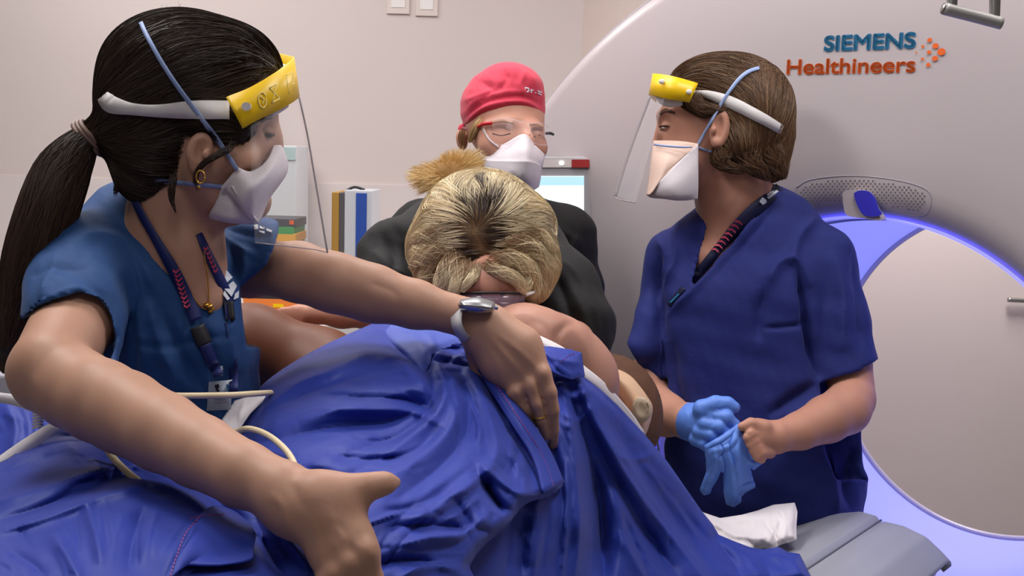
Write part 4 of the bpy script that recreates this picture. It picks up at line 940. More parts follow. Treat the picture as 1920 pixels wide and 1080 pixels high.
# main drape over the hip
c1 = [(440, 800, 1.36), (500, 710, 1.44), (600, 650, 1.50), (700, 608, 1.56), (800, 590, 1.60), (870, 625, 1.53), (600, 740, 1.32), (700, 700, 1.38), (800, 680, 1.45), (880, 720, 1.42), (500, 800, 1.28), (600, 830, 1.20), (700, 820, 1.24), (800, 830, 1.26), (900, 800, 1.34), (960, 780, 1.40),
      (1030, 860, 1.40), (1045, 915, 1.36), (560, 900, 1.12), (640, 960, 1.035), (720, 930, 1.08), (800, 950, 1.10), (900, 920, 1.20), (980, 930, 1.27), (700, 1040, 1.01), (620, 1085, .985), (760, 1085, 1.01), (860, 1085, 1.08), (940, 1000, 1.18), (520, 980, 1.06)]
f1 = [([(600, 742), (680, 746), (750, 748), (805, 765)], 9, -12), ([(600, 768), (690, 768), (770, 772), (830, 800)], 9, 9), ([(610, 850), (680, 862), (740, 858)], 14, -12), ([(818, 665), (832, 720), (825, 765), (775, 815), (700, 870)], 11, 11), ([(800, 690), (812, 740), (795, 780), (740, 820), (650, 850)], 12, -13), ([(905, 900), (925, 935), (945, 965)], 9, -14), ([(960, 800), (985, 850), (1010, 900)], 7, -7), ([(620, 1010), (740, 965), (860, 925), (900, 900)], 4, 4), ([(800, 640), (830, 650), (870, 655)], 5, -8), ([(800, 655), (840, 668), (880, 665)], 5, 7), ([(812, 676), (850, 682), (890, 690)], 5, -7), ([(870, 720), (895, 790), (900, 850)], 7, 6), ([(845, 730), (860, 790), (850, 850)], 6, -5),([(455, 840), (540, 820), (640, 800), (740, 790), (810, 745)], 20, -15), ([(560, 790), (650, 765), (740, 740), (800, 720)], 18, 10), ([(500, 770), (600, 730), (700, 700), (760, 690)], 18, -7), ([(610, 700), (690, 665), (750, 680), (800, 730), (830, 790)], 20, 12),
      ([(820, 660), (850, 720), (850, 790), (800, 850), (720, 900), (640, 930)], 18, 14), ([(860, 690), (880, 760), (870, 820), (820, 880), (740, 940)], 16, -14), ([(700, 860), (770, 850), (830, 800)], 12, -9),
      ([(580, 870), (660, 850), (740, 850), (790, 830)], 14, 9), ([(560, 880), (640, 890), (700, 880)], 10, -8), ([(880, 700), (920, 790), (930, 850), (900, 900)], 13, 9), ([(905, 700), (950, 790), (970, 850), (950, 900)], 10, -8),
      ([(740, 1000), (820, 950), (890, 900), (930, 870)], 14, 11), ([(720, 990), (790, 985), (860, 990), (880, 1010)], 12, -14), ([(720, 960), (790, 950), (850, 910)], 11, -9), ([(730, 1030), (800, 1010), (870, 1000), (920, 960)], 13, 12), ([(700, 1060), (770, 1050), (830, 1060)], 9, -10), ([(740, 1090), (800, 1060), (860, 1070)], 10, 8),
      ([(890, 880), (930, 940), (960, 960)], 11, -16), ([(900, 870), (960, 920), (1010, 930)], 11, 10), ([(850, 930), (880, 980), (920, 1000)], 12, -10), ([(700, 610), (760, 640), (790, 690)], 14, -6), ([(750, 592), (770, 640), (830, 660)], 10, -5), ([(870, 640), (830, 655), (812, 680)], 8, 7), ([(880, 655), (850, 668), (825, 690)], 6, -6),
      ([(640, 690), (560, 720), (480, 780)], 14, 8), ([(700, 1090), (760, 1010), (860, 900)], 5, -4), ([(800, 990), (850, 970), (900, 930)], 6, 5), ([(920, 700), (960, 760), (1010, 840)], 10, 6), ([(905, 720), (950, 800), (985, 860), (1000, 920)], 7, -6), ([(940, 830), (975, 880), (985, 930)], 8, 6)]
cloth('sheet', [(425, 800), (470, 745), (520, 700), (600, 652), (700, 607), (745, 590), (800, 588), (850, 612), (885, 650), (925, 700), (965, 755), (1030, 850), (1055, 905), (1030, 930), (985, 945), (950, 985), (905, 1025), (880, 1060), (860, 1100), (540, 1100), (480, 1030), (480, 900), (430, 850)], c1, f1, M_drape, dr2 := thing('surgical_drape', 'large crumpled blue surgical drape heaped over the patient hips under both hands', 'drape', Q(720, 850, 1.2), None), step=3.2, curl=(.03, 10), nz=(.004, 45), amp=1.6)
# dome of drape beside the watch, light on it put into a paler colour
cloth('lit_dome', [(705, 622), (740, 594), (780, 583), (815, 590), (850, 612), (872, 640), (845, 650), (812, 664), (806, 682), (792, 702), (774, 690), (745, 662), (720, 640)], [(700, 640, 1.545), (745, 590, 1.60), (780, 585, 1.61), (850, 612, 1.55), (870, 640, 1.50), (800, 640, 1.475), (740, 640, 1.48), (790, 690, 1.42), (750, 670, 1.45)], [([(740, 610), (780, 640), (800, 670)], 14, 4)], M_drape_lit, dr2, step=3, curl=(.012, 8))
# hem strip with red stitching running to the tucked corner
def cfold(ctrl, folds, x, y, lift=0): return float(tps(ctrl, np.array([float(x)]), np.array([float(y)]))[0]-foldh(np.array([float(x)]), np.array([float(y)]), folds)[0])-lift
hem_l = [(868, 650), (892, 688), (925, 740), (962, 800), (1000, 862), (1018, 925)]; hem_r = [(890, 652), (922, 690), (958, 740), (996, 792), (1032, 850), (1056, 905)]
rows = []
for f in (0, .35, .7, 1.0):
    rows.append([(a[0]*(1-f)+b[0]*f, a[1]*(1-f)+b[1]*f, cfold(c1, f1, a[0]*(1-f)+b[0]*f, a[1]*(1-f)+b[1]*f, .012+.006*math.sin(f*3.1))) for a, b in zip(hem_l, hem_r)])
patch('hem', rows, M_drape, dr2, thick=.004, n=6)
def stitches(pts, d_of, parent, m=M_stitch, gap=7, r=.0009):
    P = crspline(np.array(pts, float), 20); L = np.r_[0, np.cumsum(np.linalg.norm(np.diff(P, axis=0), axis=1))]; V = []; Fc = []
    s = 0
    while s+4 < L[-1]:
        a = [np.interp(s, L, P[:, i]) for i in (0, 1)]; b = [np.interp(s+4.6, L, P[:, i]) for i in (0, 1)]; t = np.array(b)-a; t /= np.linalg.norm(t); nn = np.array([-t[1], t[0]])*.9
        k = len(V); V += [Q(*(np.array(a)-nn), d_of(*a)), Q(*(np.array(b)-nn), d_of(*b)), Q(*(np.array(b)+nn), d_of(*b)), Q(*(np.array(a)+nn), d_of(*a))]; Fc.append((k, k+1, k+2, k+3)); s += gap
    return put('red_stitching', V, Fc, m, parent, False, solid=.0006)
stitches([(x*.45+x2*.55, y*.45+y2*.55) for (x, y), (x2, y2) in zip(hem_l, hem_r)], lambda x, y: cfold(c1, f1, x, y, .0225), dr2)
stitches([(1045, 694), (1052, 680), (1066, 668), (1080, 662)], lambda x, y: 1.515, dr)
# foreground drape over the legs (left)
c2_ = [(-40, 880, 1.22), (60, 840, 1.26), (150, 805, 1.30), (260, 850, 1.22), (350, 880, 1.18), (460, 900, 1.16), (560, 950, 1.08), (-40, 1000, 1.02), (100, 950, 1.06), (240, 930, 1.06), (350, 960, 1.04), (450, 980, 1.06), (-40, 1090, .90), (150, 1090, .90), (300, 1090, .92), (420, 1090, .93), (560, 1060, 1.0), (640, 1090, 1.01), (200, 870, 1.19)]
f2 = [([(30, 850), (110, 818), (190, 832), (240, 858)], 13, -16), ([(300, 870), (360, 880), (420, 900)], 5, -7), ([(330, 905), (380, 900), (440, 925)], 5, 6), ([(400, 890), (440, 920), (480, 940)], 5, 6), ([(120, 905), (200, 880), (270, 872)], 7, 6),([(-40, 950), (60, 925), (160, 890), (230, 870)], 14, 9), ([(-40, 990), (80, 950), (190, 905), (260, 885)], 10, -9), ([(-40, 1010), (80, 975), (200, 930), (290, 905), (330, 910)], 12, 10), ([(290, 905), (350, 930), (400, 970)], 11, 9), ([(330, 890), (380, 905), (420, 950), (470, 990)], 14, -16), ([(240, 880), (300, 900), (360, 900)], 8, -8),
      ([(270, 950), (250, 1010), (240, 1080)], 20, -8), ([(380, 970), (350, 1020), (320, 1090)], 10, 9), ([(400, 970), (450, 985), (500, 1010)], 9, 10), ([(340, 1060), (400, 1040), (470, 1040)], 16, -16), ([(480, 970), (500, 1030), (540, 1090)], 12, -10), ([(500, 970), (540, 1010), (590, 1080)], 16, 12), ([(100, 1000), (130, 1050), (150, 1090)], 18, 7), ([(-20, 900), (50, 870), (120, 850)], 12, -8),
      ([(10, 1030), (60, 1060), (90, 1090)], 14, -5), ([(160, 940), (180, 1000), (190, 1060)], 14, 6), ([(120, 830), (180, 870), (200, 900)], 12, 6)]
dr3 = thing('surgical_drape', 'blue surgical drape over the patient legs in the left foreground, red-stitched corner turned up', 'drape', Q(250, 1000, 1.05), None)
cloth('sheet', [(-60, 880), (0, 868), (40, 845), (90, 815), (130, 800), (190, 815), (260, 840), (350, 860), (450, 880), (540, 920), (600, 980), (640, 1040), (680, 1110), (-60, 1110)], c2_, f2, M_drape, dr3, step=3.5, curl=(.02, 9), nz=(.004, 45), amp=2.0)
fl = [[(372, 966), (400, 950), (436, 958), (470, 985), (480, 1000)], [(350, 1010), (385, 985), (425, 990), (462, 1012), (475, 1030)], [(322, 1060), (352, 1030), (400, 1030), (440, 1040), (470, 1050)], [(300, 1100), (330, 1075), (350, 1060), (380, 1060), (410, 1060)]]
patch('turned_corner', [[(x, y, cfold(c2_, f2, x, y, .022)) for x, y in r] for r in fl], M_drape, dr3, thick=.002, n=6)
stitches([(356, 972), (385, 966), (415, 965), (428, 958)], lambda x, y: cfold(c2_, f2, x, y, .026), dr3); stitches([(374, 970), (348, 1000), (332, 1040), (318, 1085)], lambda x, y: cfold(c2_, f2, x, y, .026), dr3)
# drape piece behind the elbow at the far left, and one behind the nurse
dr4 = thing('surgical_drape', 'dark blue drape bunched at the left edge behind the elbow', 'drape', Q(50, 800, 1.5), None)
cloth('sheet', [(-60, 760), (40, 752), (120, 770), (170, 800), (200, 860), (100, 900), (-60, 920)], [(-60, 760, 1.50), (100, 765, 1.48), (-60, 920, 1.38), (180, 850, 1.40), (50, 830, 1.42)], [([(10, 760), (30, 800), (20, 860)], 10, 8), ([(60, 765), (70, 810), (50, 850)], 8, -8)], M_drape, dr4, step=4)
dr5 = thing('surgical_drape', 'small strip of blue drape beneath the brown thigh beside the teal scrubs', 'drape', Q(500, 730, 1.6), None)
cloth('sheet', [(420, 712), (480, 706), (560, 700), (620, 690), (620, 760), (500, 790), (420, 780)], [(420, 712, 1.66), (620, 690, 1.62), (420, 780, 1.56), (620, 760, 1.54)], [([(450, 725), (500, 720), (540, 712)], 6, 5)], M_drape, dr5, step=4, spl=False)
# white sheet between skin and drape, and the crumpled end on the couch
ws = thing('white_sheet', 'white cotton sheet edge showing between the bare shoulder and the blue drape', 'sheet', Q(1120, 720, 1.7), None)
patch('sheet_edge', [[(968, 620, 1.565), (992, 624, 1.57), (1020, 634, 1.575), (1060, 655, 1.585), (1094, 686, 1.60), (1133, 718, 1.635), (1181, 771, 1.70), (1209, 812, 1.745)],
                     [(968, 634, 1.545), (992, 640, 1.55), (1020, 650, 1.56), (1055, 672, 1.57), (1090, 704, 1.58), (1124, 732, 1.62), (1170, 785, 1.69), (1200, 826, 1.735)],
                     [(970, 655, 1.57), (992, 662, 1.575), (1018, 675, 1.585), (1050, 700, 1.60), (1082, 730, 1.61), (1112, 760, 1.64), (1155, 810, 1.71), (1185, 850, 1.76)]], M_sheet, ws, thick=.002, n=5)
cw = [(1300, 955, 1.95), (1340, 965, 1.95), (1420, 955, 2.0), (1490, 945, 2.01), (1498, 1000, 1.90), (1440, 1030, 1.86), (1380, 1010, 1.87), (1420, 990, 1.92), (1470, 970, 1.95), (1350, 1000, 1.90)]
fw = [([(1320, 965), (1370, 1000), (1430, 1010), (1445, 985)], 9, 12), ([(1430, 975), (1450, 1000), (1462, 1025)], 6, -9), ([(1375, 975), (1395, 968), (1420, 985)], 7, 7), ([(1440, 970), (1455, 980), (1440, 1020)], 5, 6), ([(1470, 960), (1472, 990), (1466, 1020)], 6, 6), ([(1400, 1010), (1420, 1030), (1430, 1040)], 7, -8), ([(1350, 985), (1390, 985), (1420, 960)], 7, -6)]
ws2 = thing('white_sheet', 'crumpled white pillowcase end lying on the grey couch pad', 'sheet', Q(1430, 990, 1.95), None)
cloth('sheet', [(1296, 950), (1320, 962), (1350, 972), (1390, 966), (1420, 958), (1450, 947), (1490, 943), (1495, 960), (1493, 990), (1494, 1012), (1462, 1022), (1446, 1032), (1430, 1026), (1400, 1040), (1350, 1030), (1300, 1000)], cw, fw, M_sheet, ws2, step=2.5, curl=(.02, 7), spl=False, nz=(.003, 25))
ws3 = thing('white_sheet', 'white folded sheet corner under the cream tube beside the badge', 'sheet', Q(460, 770, 1.36), None)
cloth('sheet', [(408, 800), (440, 752), (506, 732), (502, 745), (470, 775), (448, 806), (425, 820)], [(408, 800, 1.32), (506, 732, 1.40), (448, 806, 1.30), (440, 752, 1.36)], [([(430, 790), (470, 755), (500, 738)], 8, 3)], M_sheet, ws3, step=2.5, spl=False)
# cream tubing and the white curved rail at left
tb = thing('cream_tube', 'thin cream rubber tube running taut across the teal scrubs to the white sheet corner', 'tube', Q(420, 740, 1.27), None)
tube('tubing', [(315, 742, 1.17), (360, 742, 1.21), (430, 741, 1.23), (480, 738, 1.27), (508, 736, 1.37)], .0034, M_cream, tb)
tb = thing('cream_tube', 'thin cream rubber tube looping out from under the forearm over the drape', 'tube', Q(500, 820, 1.2), None)
tube('tubing', [(435, 812, 1.24), (465, 804, 1.225), (500, 815, 1.20), (530, 838, 1.17), (548, 862, 1.15), (556, 885, 1.13)], .0034, M_cream, tb)
tb = thing('cream_tube', 'thin cream rubber tube end lying on the dark drape below the near forearm', 'tube', Q(230, 870, 1.2), None)
tube('tubing', [(195, 835, 1.19), (215, 862, 1.165), (238, 885, 1.14), (262, 904, 1.12)], .0036, M_cream, tb)
rl = thing('support_strap', 'white curved padded strap with ribbed collar at the left edge', 'strap', Q(60, 800, 1.35), None)
ribbon('strap', [(-40, 905, 1.26, 16), (10, 868, 1.27, 16), (60, 830, 1.28, 13), (105, 800, 1.29, 9), (150, 788, 1.30, 5)], M_sheet, rl, thick=.006)
ribbon('strap', [(-40, 742, 1.36, 9), (20, 748, 1.36, 9), (70, 765, 1.36, 8), (100, 775, 1.36, 7)], M_sheet, rl, thick=.006)
for i in range(6): tube('ribbed_collar', [(63, 772+i*6, 1.33), (72, 770+i*6, 1.322), (80, 772+i*6, 1.33)], .0016, M_white, rl)
bb = thing('equipment_box', 'grey equipment corner at the left edge behind the ponytail', 'equipment', Q(-10, 720, 1.9), None)
hq = Q(-60, 745, 1.9); box('housing', hq, X0*.085, np.array([0, .15, 0]), ZZ*.04, M_trimg, bb, bevel=.006)
box('column', (hq[0]+.01, hq[1]+.02, .04), X0*.06, np.array([0, .11, 0]), ZZ*(hq[2]-.045), M_dark, bb, bevel=.006)
box('foot', (hq[0]-.1, hq[1]-.08, 0), X0*.28, np.array([0, .3, 0]), ZZ*.045, M_trimg, bb, bevel=.01)
# ================= blonde woman bending over the patient =================
bl = thing('person', 'blonde woman in black bending over the patient, crown of her head towards us', 'person', Q(930, 700, 2.3)*[1, 1, 0])
bb_ = Shape(.004)
bb_.ell(905, 455, 1.78, 96, 118, .085, k=.02)
bb_.chain([(922, 540, 1.685, 60), (922, 556, 1.70, 56)], k=.03)
bb_.chain([(912, 430, 1.88, 50), (920, 430, 1.98, 60)], k=.02)
bb_.ell(898, 552, 1.655, 16, 6, .01, k=.01, sub=True); bb_.ell(945, 552, 1.655, 16, 6, .01, k=.01, sub=True)
bb_.ell(955, 562, 1.652, 9, 9, .012, k=.01)
bb_.chain([(740, 560, 1.80, 42), (700, 592, 1.74, 24), (640, 590, 1.72, 21), (590, 588, 1.72, 18)], k=.02)
bb_.chain([(590, 588, 1.72, 19), (560, 590, 1.72, 20)], k=.01)
for i in range(4): bb_.chain([(562, 580+i*8, 1.71, 8), (530, 583+i*9, 1.72, 7), (510, 590+i*8, 1.73, 6)], k=.004)
bb_.chain([(1075, 640, 1.80, 40), (1060, 700, 1.86, 30)], k=.02)
bb_.mesh('body', M_skinR, bl, smooth=2)
bt = Shape(.005)
bt.chain([(745, 480, 1.90, 62), (830, 455, 1.97, 78), (960, 470, 1.98, 84), (1060, 540, 1.90, 62)], k=.04)
bt.chain([(920, 500, 2.02, 130), (930, 640, 2.20, 140), (930, 800, 2.32, 135)], k=.04)
bt.chain([(735, 480, 1.90, 60), (728, 540, 1.84, 52), (745, 590, 1.80, 48)], k=.03)
bt.chain([(1050, 545, 1.90, 66), (1085, 610, 1.86, 60), (1095, 690, 1.88, 50)], k=.03)
bt.chain([(912, 428, 1.93, 66), (915, 430, 1.90, 62)], k=.02)
btf = [([(1035, 475), (1075, 505), (1105, 560), (1125, 620)], 6, 3), ([(1035, 500), (1060, 560), (1075, 640)], 14, -6), ([(1060, 520), (1095, 590), (1110, 660)], 12, 5), ([(735, 420), (760, 450), (770, 500)], 10, -5), ([(700, 470), (730, 500), (760, 520)], 10, 5), ([(715, 440), (740, 480), (735, 520)], 9, -4)]
bt.mesh('black_top', M_black, bl, folds=btf, smooth=2, noise=(24, .003), amp=1.5)
tr = Shape(.012)
for sx in (-1, 1): tr.chain([(930+sx*65, 800, 2.34, 85), (930+sx*70, 1200, 2.42, 62), (930+sx*70, 1570, 2.5, 42)], k=.03)
tr.mesh('black_trousers', M_black, bl)
# hair volume
yh = Shape(.004)
yh.ell(902, 440, 1.775, 116, 116, .098, k=.03)
yh.chain([(815, 470, 1.76, 44), (826, 520, 1.745, 36)], k=.03); yh.chain([(985, 430, 1.76, 48), (1000, 500, 1.74, 34), (1000, 540, 1.73, 20)], k=.03)
yh.ell(922, 556, 1.65, 62, 34, .075, k=.01, sub=True)
hm = yh.mesh('hair', M_hairbase_y, bl, smooth=2, noise=(40, .003))
part = np.array([900., 492.])
YE = col(248, 228, 188); YD = col(158, 122, 80); RT = col(56, 42, 38)
n = 24000; PX = RNG.normal(0, 1, n)*15+900; PY = RNG.uniform(395, 525, n)+RNG.normal(0, 6, n)
PX = 900+(PX-900)*(.5+.7*np.clip((PY-380)/130, 0, 1)); 
S0 = hstart(yh, n, lambda x, y: (y > 250) & (y < 556))
sx = S0[:, 0]/S0[:, 2]*F+960; sy = S0[:, 1]/S0[:, 2]*F+540
kk = 16
def dirB(P):
    x = P[:, 0]/P[:, 2]*F+960; y = P[:, 1]/P[:, 2]*F+540
    dx = x-900; dy = y-np.clip(y, 430, 492); a = np.stack([dx, dy, 0*dx], 1)
    a[:, 0] += np.sin(y*.05+x*.02)*10; a /= np.linalg.norm(a, axis=1, keepdims=True)+1e-6
    a[:, 1] += np.clip((y-450)/80, 0, 1.4)*.9*(np.abs(dx) > 25)+np.clip((y-500)/30, 0, 1)*.5; return a
# cluster the directions so that locks form
cl = RNG.integers(0, 420, len(S0)); cdir = RNG.normal(size=(420, 3))*.22
def flowc(sh, st, k, step, lift):
    P = st.copy(); out = [P.copy()]; lf = lift*RNG.uniform(.2, 1, len(P))+RNG.uniform(0, .006, 420)[cl]*1.0; jit = RNG.normal(size=P.shape)*.05+cdir[cl]
    for i in range(k-1):
        d = dirB(P)+jit*(.5+.5*i/k); g = sh.grad(P); d = d-g*(d*g).sum(1, keepdims=True); d /= np.linalg.norm(d, axis=1, keepdims=True)+1e-9
        P = P+d*step; dd = sh.sample(P); P = P-sh.grad(P)*(dd-lf)[:, None]; out.append(P.copy())
    return np.stack(out, 1)
# lock seeds: strands of a lock start near each other
order = np.argsort(sx+np.round(sy/12)*1000); cl = (np.arange(len(S0))*420//len(S0))[np.argsort(order)]
pth = flowc(yh, S0, kk, .0052, .003)
X = pth[:, :, 0]/pth[:, :, 2]*F+960; Y = pth[:, :, 1]/pth[:, :, 2]*F+540
dist = np.sqrt(((X-902)/1.0)**2+((Y-np.clip(Y, 385, 505)))**2)
rt = np.clip((dist-30-RNG.normal(0, 14, (len(pth), 1))-RNG.normal(0, 15, 420)[cl][:, None])/22, 0, 1)[:, :, None]
base = np.array(YE)[:3][None, None]*(1-RNG.uniform(0, .35, (len(pth), 1, 1)))+0*rt
shade = RNG.uniform(.8, 1.15, 420)[cl][:, None, None]
cc = np.array(RT)[:3][None, None]*RNG.uniform(.6, 1.6, (len(pth), 1, 1))*(1-rt)+base*shade*rt
strands('hair_strands', pth, RNG.uniform(.0004, .0009, len(pth)), cc, M_hair, hm)
# hanging locks round the face and the sides
locks = [[(880, 490, 1.675, 14), (862, 520, 1.655, 13), (850, 550, 1.65, 10), (846, 575, 1.66, 4)], [(860, 480, 1.69, 20), (840, 510, 1.67, 20), (828, 545, 1.67, 16), (826, 570, 1.68, 5)],
         [(905, 495, 1.66, 12), (930, 508, 1.645, 12), (965, 522, 1.642, 12), (990, 550, 1.65, 8)], [(915, 490, 1.67, 16), (960, 490, 1.66, 20), (995, 515, 1.68, 18), (1005, 560, 1.69, 7)],
         [(940, 460, 1.68, 18), (990, 465, 1.69, 20), (1018, 500, 1.71, 16), (1018, 545, 1.72, 6)], [(960, 440, 1.69, 16), (1005, 445, 1.71, 18), (1030, 470, 1.72, 14), (1026, 515, 1.73, 5)],
         [(850, 470, 1.69, 20), (810, 480, 1.70, 20), (782, 492, 1.72, 14), (768, 505, 1.73, 4)], [(860, 450, 1.69, 16), (810, 440, 1.71, 18), (780, 450, 1.73, 12), (768, 470, 1.74, 4)], [(840, 490, 1.69, 18), (805, 515, 1.70, 18), (790, 530, 1.71, 10), (776, 530, 1.72, 3)],
         [(898, 492, 1.665, 10), (892, 512, 1.65, 10), (878, 530, 1.64, 8), (866, 548, 1.64, 4)], [(975, 500, 1.68, 14), (985, 530, 1.67, 14), (975, 560, 1.675, 6)]]
for L in locks:
    p_ = tuft(L, 480, k=14, wav=.8, spread=1.15); nn = len(p_); u = np.linspace(0, 1, 14)[None, :, None]; t = np.clip((u-.05-RNG.uniform(0, .25, (nn, 1, 1)))*5, 0, 1)
    b_ = np.array(YE)[:3]*RNG.uniform(.55, 1.05, (nn, 1, 1))
    strands('loose_lock', p_, RNG.uniform(.0004, .0009, nn), np.array(col(140, 108, 78))[:3]*(1-t)+b_*t, M_hair, hm)
# fuzzy bun
bn = Shape(.004); bn.ell(846, 328, 1.83, 36, 28, .032, k=.01); bn.chain([(850, 340, 1.82, 26), (880, 360, 1.80, 30)], k=.02); bm = bn.mesh('bun', mat('bun_hair', col(150, 112, 62), .8, bump=.5, bscale=120), bl)
n = 9500; th_ = RNG.uniform(math.radians(150), math.radians(395), n); R_ = RNG.uniform(34, 78, n)*(1-.15*np.cos(th_*3)); el = RNG.normal(0, .5, n); u = np.linspace(0, 1, 12)[None, :]
cx, cy = 848, 338
ex = np.cos(th_)[:, None]*R_[:, None]*np.cos(el)[:, None]*1.02; ey = np.sin(th_)[:, None]*R_[:, None]*np.cos(el)[:, None]*.78
wob = np.sin(u*5+RNG.uniform(0, 6.28, (n, 1)))*3*u
X = cx+ex*u+wob*np.sin(th_)[:, None]+6*np.sin(th_*5)[:, None]*u; Y = cy+ey*u-14*u*(1-u)+wob*np.cos(th_)[:, None]; D = 1.83-np.abs(np.sin(el))[:, None]*R_[:, None]*u/F*1.83*.8*np.sign(RNG.uniform(-.4, 1, (n, 1)))
p_ = np.stack([(X-960)/F*D, (Y-540)/F*D, D], 2); t = np.clip(u*1.6-.1, 0, 1)[:, :, None]
cc = np.array(col(120, 84, 44))[:3]*(1-t)+np.array(col(240, 208, 150))[:3]*RNG.uniform(.6, 1.1, (n, 1, 1))*t
strands('bun_strands', p_, RNG.uniform(.0003, .0006, n), cc, M_hair, bm)
# safety glasses, lower edge of the face
gl = sub('safety_glasses', bl, Q(930, 560, 1.63))
patch('lens', [[(862, 552, 1.655), (890, 549, 1.635), (920, 549, 1.63), (955, 549, 1.635), (985, 552, 1.655)], [(866, 572, 1.655), (892, 576, 1.63), (922, 574, 1.625), (952, 576, 1.63), (982, 572, 1.655)]], mat('smoky_lens', col(140, 125, 150), .08, alpha=.35, coat=.4), gl, thick=.0012)
tube('lens_rim', [(862, 552, 1.654), (890, 549, 1.634), (920, 549, 1.629), (955, 549, 1.634), (985, 552, 1.654)], .0018, M_dark, gl)
tube('temple', [(985, 553, 1.655), (1000, 548, 1.68), (1005, 540, 1.72)], .0025, M_white, gl)

# ================= woman in the red cap =================
rd = thing('person', 'woman in red surgical cap and clear safety glasses, eyes lowered, standing behind the blonde woman', 'person', Q(950, 700, 2.6)*[1, 1, 0])
rb = Shape(.003)
rb.ell(945, 215, 2.42, 76, 88, .092, rot=-4, k=.02)
rb.ell(958, 262, 2.375, 62, 72, .06, rot=-6, k=.03)
rb.chain([(968, 325, 2.355, 36), (968, 336, 2.36, 30)], k=.03)
rb.chain([(985, 240, 2.325, 8), (990, 262, 2.305, 9), (992, 275, 2.300, 11)], k=.015)
rb.ell(940, 232, 2.325, 26, 7, .014, rot=-6, k=.02); rb.ell(1003, 238, 2.335, 16, 6, .012, rot=10, k=.02)
rb.ell(940, 246, 2.318, 18, 7, .010, rot=2, k=.012, sub=True); rb.ell(1003, 250, 2.33, 12, 6, .010, k=.012, sub=True)
rb.ell(940, 247, 2.332, 15, 8, .013, rot=4, k=.004); rb.ell(1003, 251, 2.340, 11, 7, .012, rot=4, k=.004)
rb.chain([(925, 275, 2.335, 24), (1010, 278, 2.35, 14)], k=.03)
rb.ell(866, 262, 2.42, 11, 20, .014, rot=-8, k=.006)
rb.chain([(925, 330, 2.43, 44), (925, 400, 2.48, 50)], k=.02)
rb.mesh('body', M_skinR, rd, smooth=2)
rt_ = Shape(.006)
rt_.chain([(800, 440, 2.50, 62), (930, 420, 2.52, 78), (1050, 450, 2.50, 62)], k=.04)
rt_.chain([(925, 385, 2.47, 62), (925, 410, 2.5, 74)], k=.03)
rt_.chain([(930, 480, 2.52, 104), (930, 700, 2.52, 104), (930, 850, 2.52, 100)], k=.04)
rt_.chain([(790, 440, 2.5, 60), (770, 560, 2.46, 50), (800, 660, 2.40, 44)], k=.03)
rt_.chain([(1055, 450, 2.5, 60), (1078, 540, 2.48, 48), (1075, 640, 2.42, 42)], k=.03)
rtf = [([(1015, 400), (1050, 430), (1080, 450)], 7, 4), ([(1040, 460), (1070, 490), (1085, 540)], 8, -6), ([(1085, 440), (1070, 480), (1080, 520)], 8, 5)]
rt_.mesh('black_jacket', M_black, rd, folds=rtf, noise=(20, .003), amp=1.5)
tr = Shape(.012)
for sx in (-1, 1): tr.chain([(930+sx*58, 850, 2.60, 75), (930+sx*60, 1150, 2.64, 58), (930+sx*60, 1480, 2.68, 42)], k=.03)
tr.mesh('black_trousers', M_black, rd)
cp = Shape(.003)
cp.ell(943, 202, 2.42, 80, 76, .100, rot=-4, k=.02); cp.ell(958, 160, 2.40, 46, 38, .07, k=.03); cp.ell(985, 165, 2.40, 30, 28, .06, k=.02)
cp.poly([(780, 242), (858, 240), (880, 234), (913, 215), (940, 206), (963, 202), (985, 203), (1005, 210), (1022, 232), (1060, 256), (1060, 400), (780, 400)], 2, 3.0, k=.004)
cp.ell(868, 243, 2.43, 9, 10, .014, k=.004)
cf = [([(868, 236), (900, 206), (940, 192), (985, 192), (1020, 212)], 5, 3), ([(868, 248), (900, 218), (945, 203), (985, 202), (1022, 224)], 4, -2.5), ([(868, 226), (900, 198), (940, 184), (985, 183), (1020, 200)], 4, -2.5), ([(868, 212), (900, 186), (950, 172), (1000, 176)], 6, 2), ([(900, 150), (920, 170), (890, 200)], 8, -2.5), ([(945, 128), (950, 150), (930, 175)], 7, -2.5), ([(985, 135), (975, 160), (985, 178)], 7, 2.5), ([(870, 190), (900, 178), (930, 165)], 6, 2)]
cm = cp.mesh('surgical_cap', M_red, rd, folds=cf, smooth=2, noise=(40, .0015), amp=1.9)
glyphs('cap_lettering', [[(984, 163), (986, 163), (986, 173), (984, 173)], [(986, 163), (992, 165), (993, 170), (990, 173), (986, 173), (986, 171), (989, 171), (991, 168), (989, 166), (986, 165)], [(995, 167), (997, 167), (997, 174), (995, 174)], [(997, 168), (1001, 168), (1001, 170), (997, 170)], [(1003, 173), (1005, 173), (1005, 175), (1003, 175)], [(1008, 169), (1016, 172), (1016, 175), (1008, 172)], [(1009, 174), (1015, 177), (1015, 179), (1009, 176)]], ([cp], .004, 2.33), M_wprint, cm)
p_ = tuft([(905, 222, 2.34, 6), (893, 238, 2.345, 8), (885, 255, 2.36, 7), (880, 268, 2.37, 3)], 160, k=10); strands('side_hair', p_, np.full(160, .0014), hcol(160, 10, col(214, 180, 130), .25), M_hair, rd)
p_ = tuft([(868, 240, 2.40, 5), (866, 262, 2.405, 7), (872, 280, 2.41, 3)], 60, k=10); strands('side_hair', p_, np.full(60, .0012), hcol(60, 10, col(150, 110, 75), .3), M_hair, rd)
for pts in ([(923, 250, 2.315), (940, 254, 2.311), (957, 250, 2.317)], [(993, 253, 2.322), (1003, 256, 2.322), (1013, 253, 2.332)]): tube('eyelashes', onto([rb], pts, .0015), .0011, M_lash, rd, seg=6)
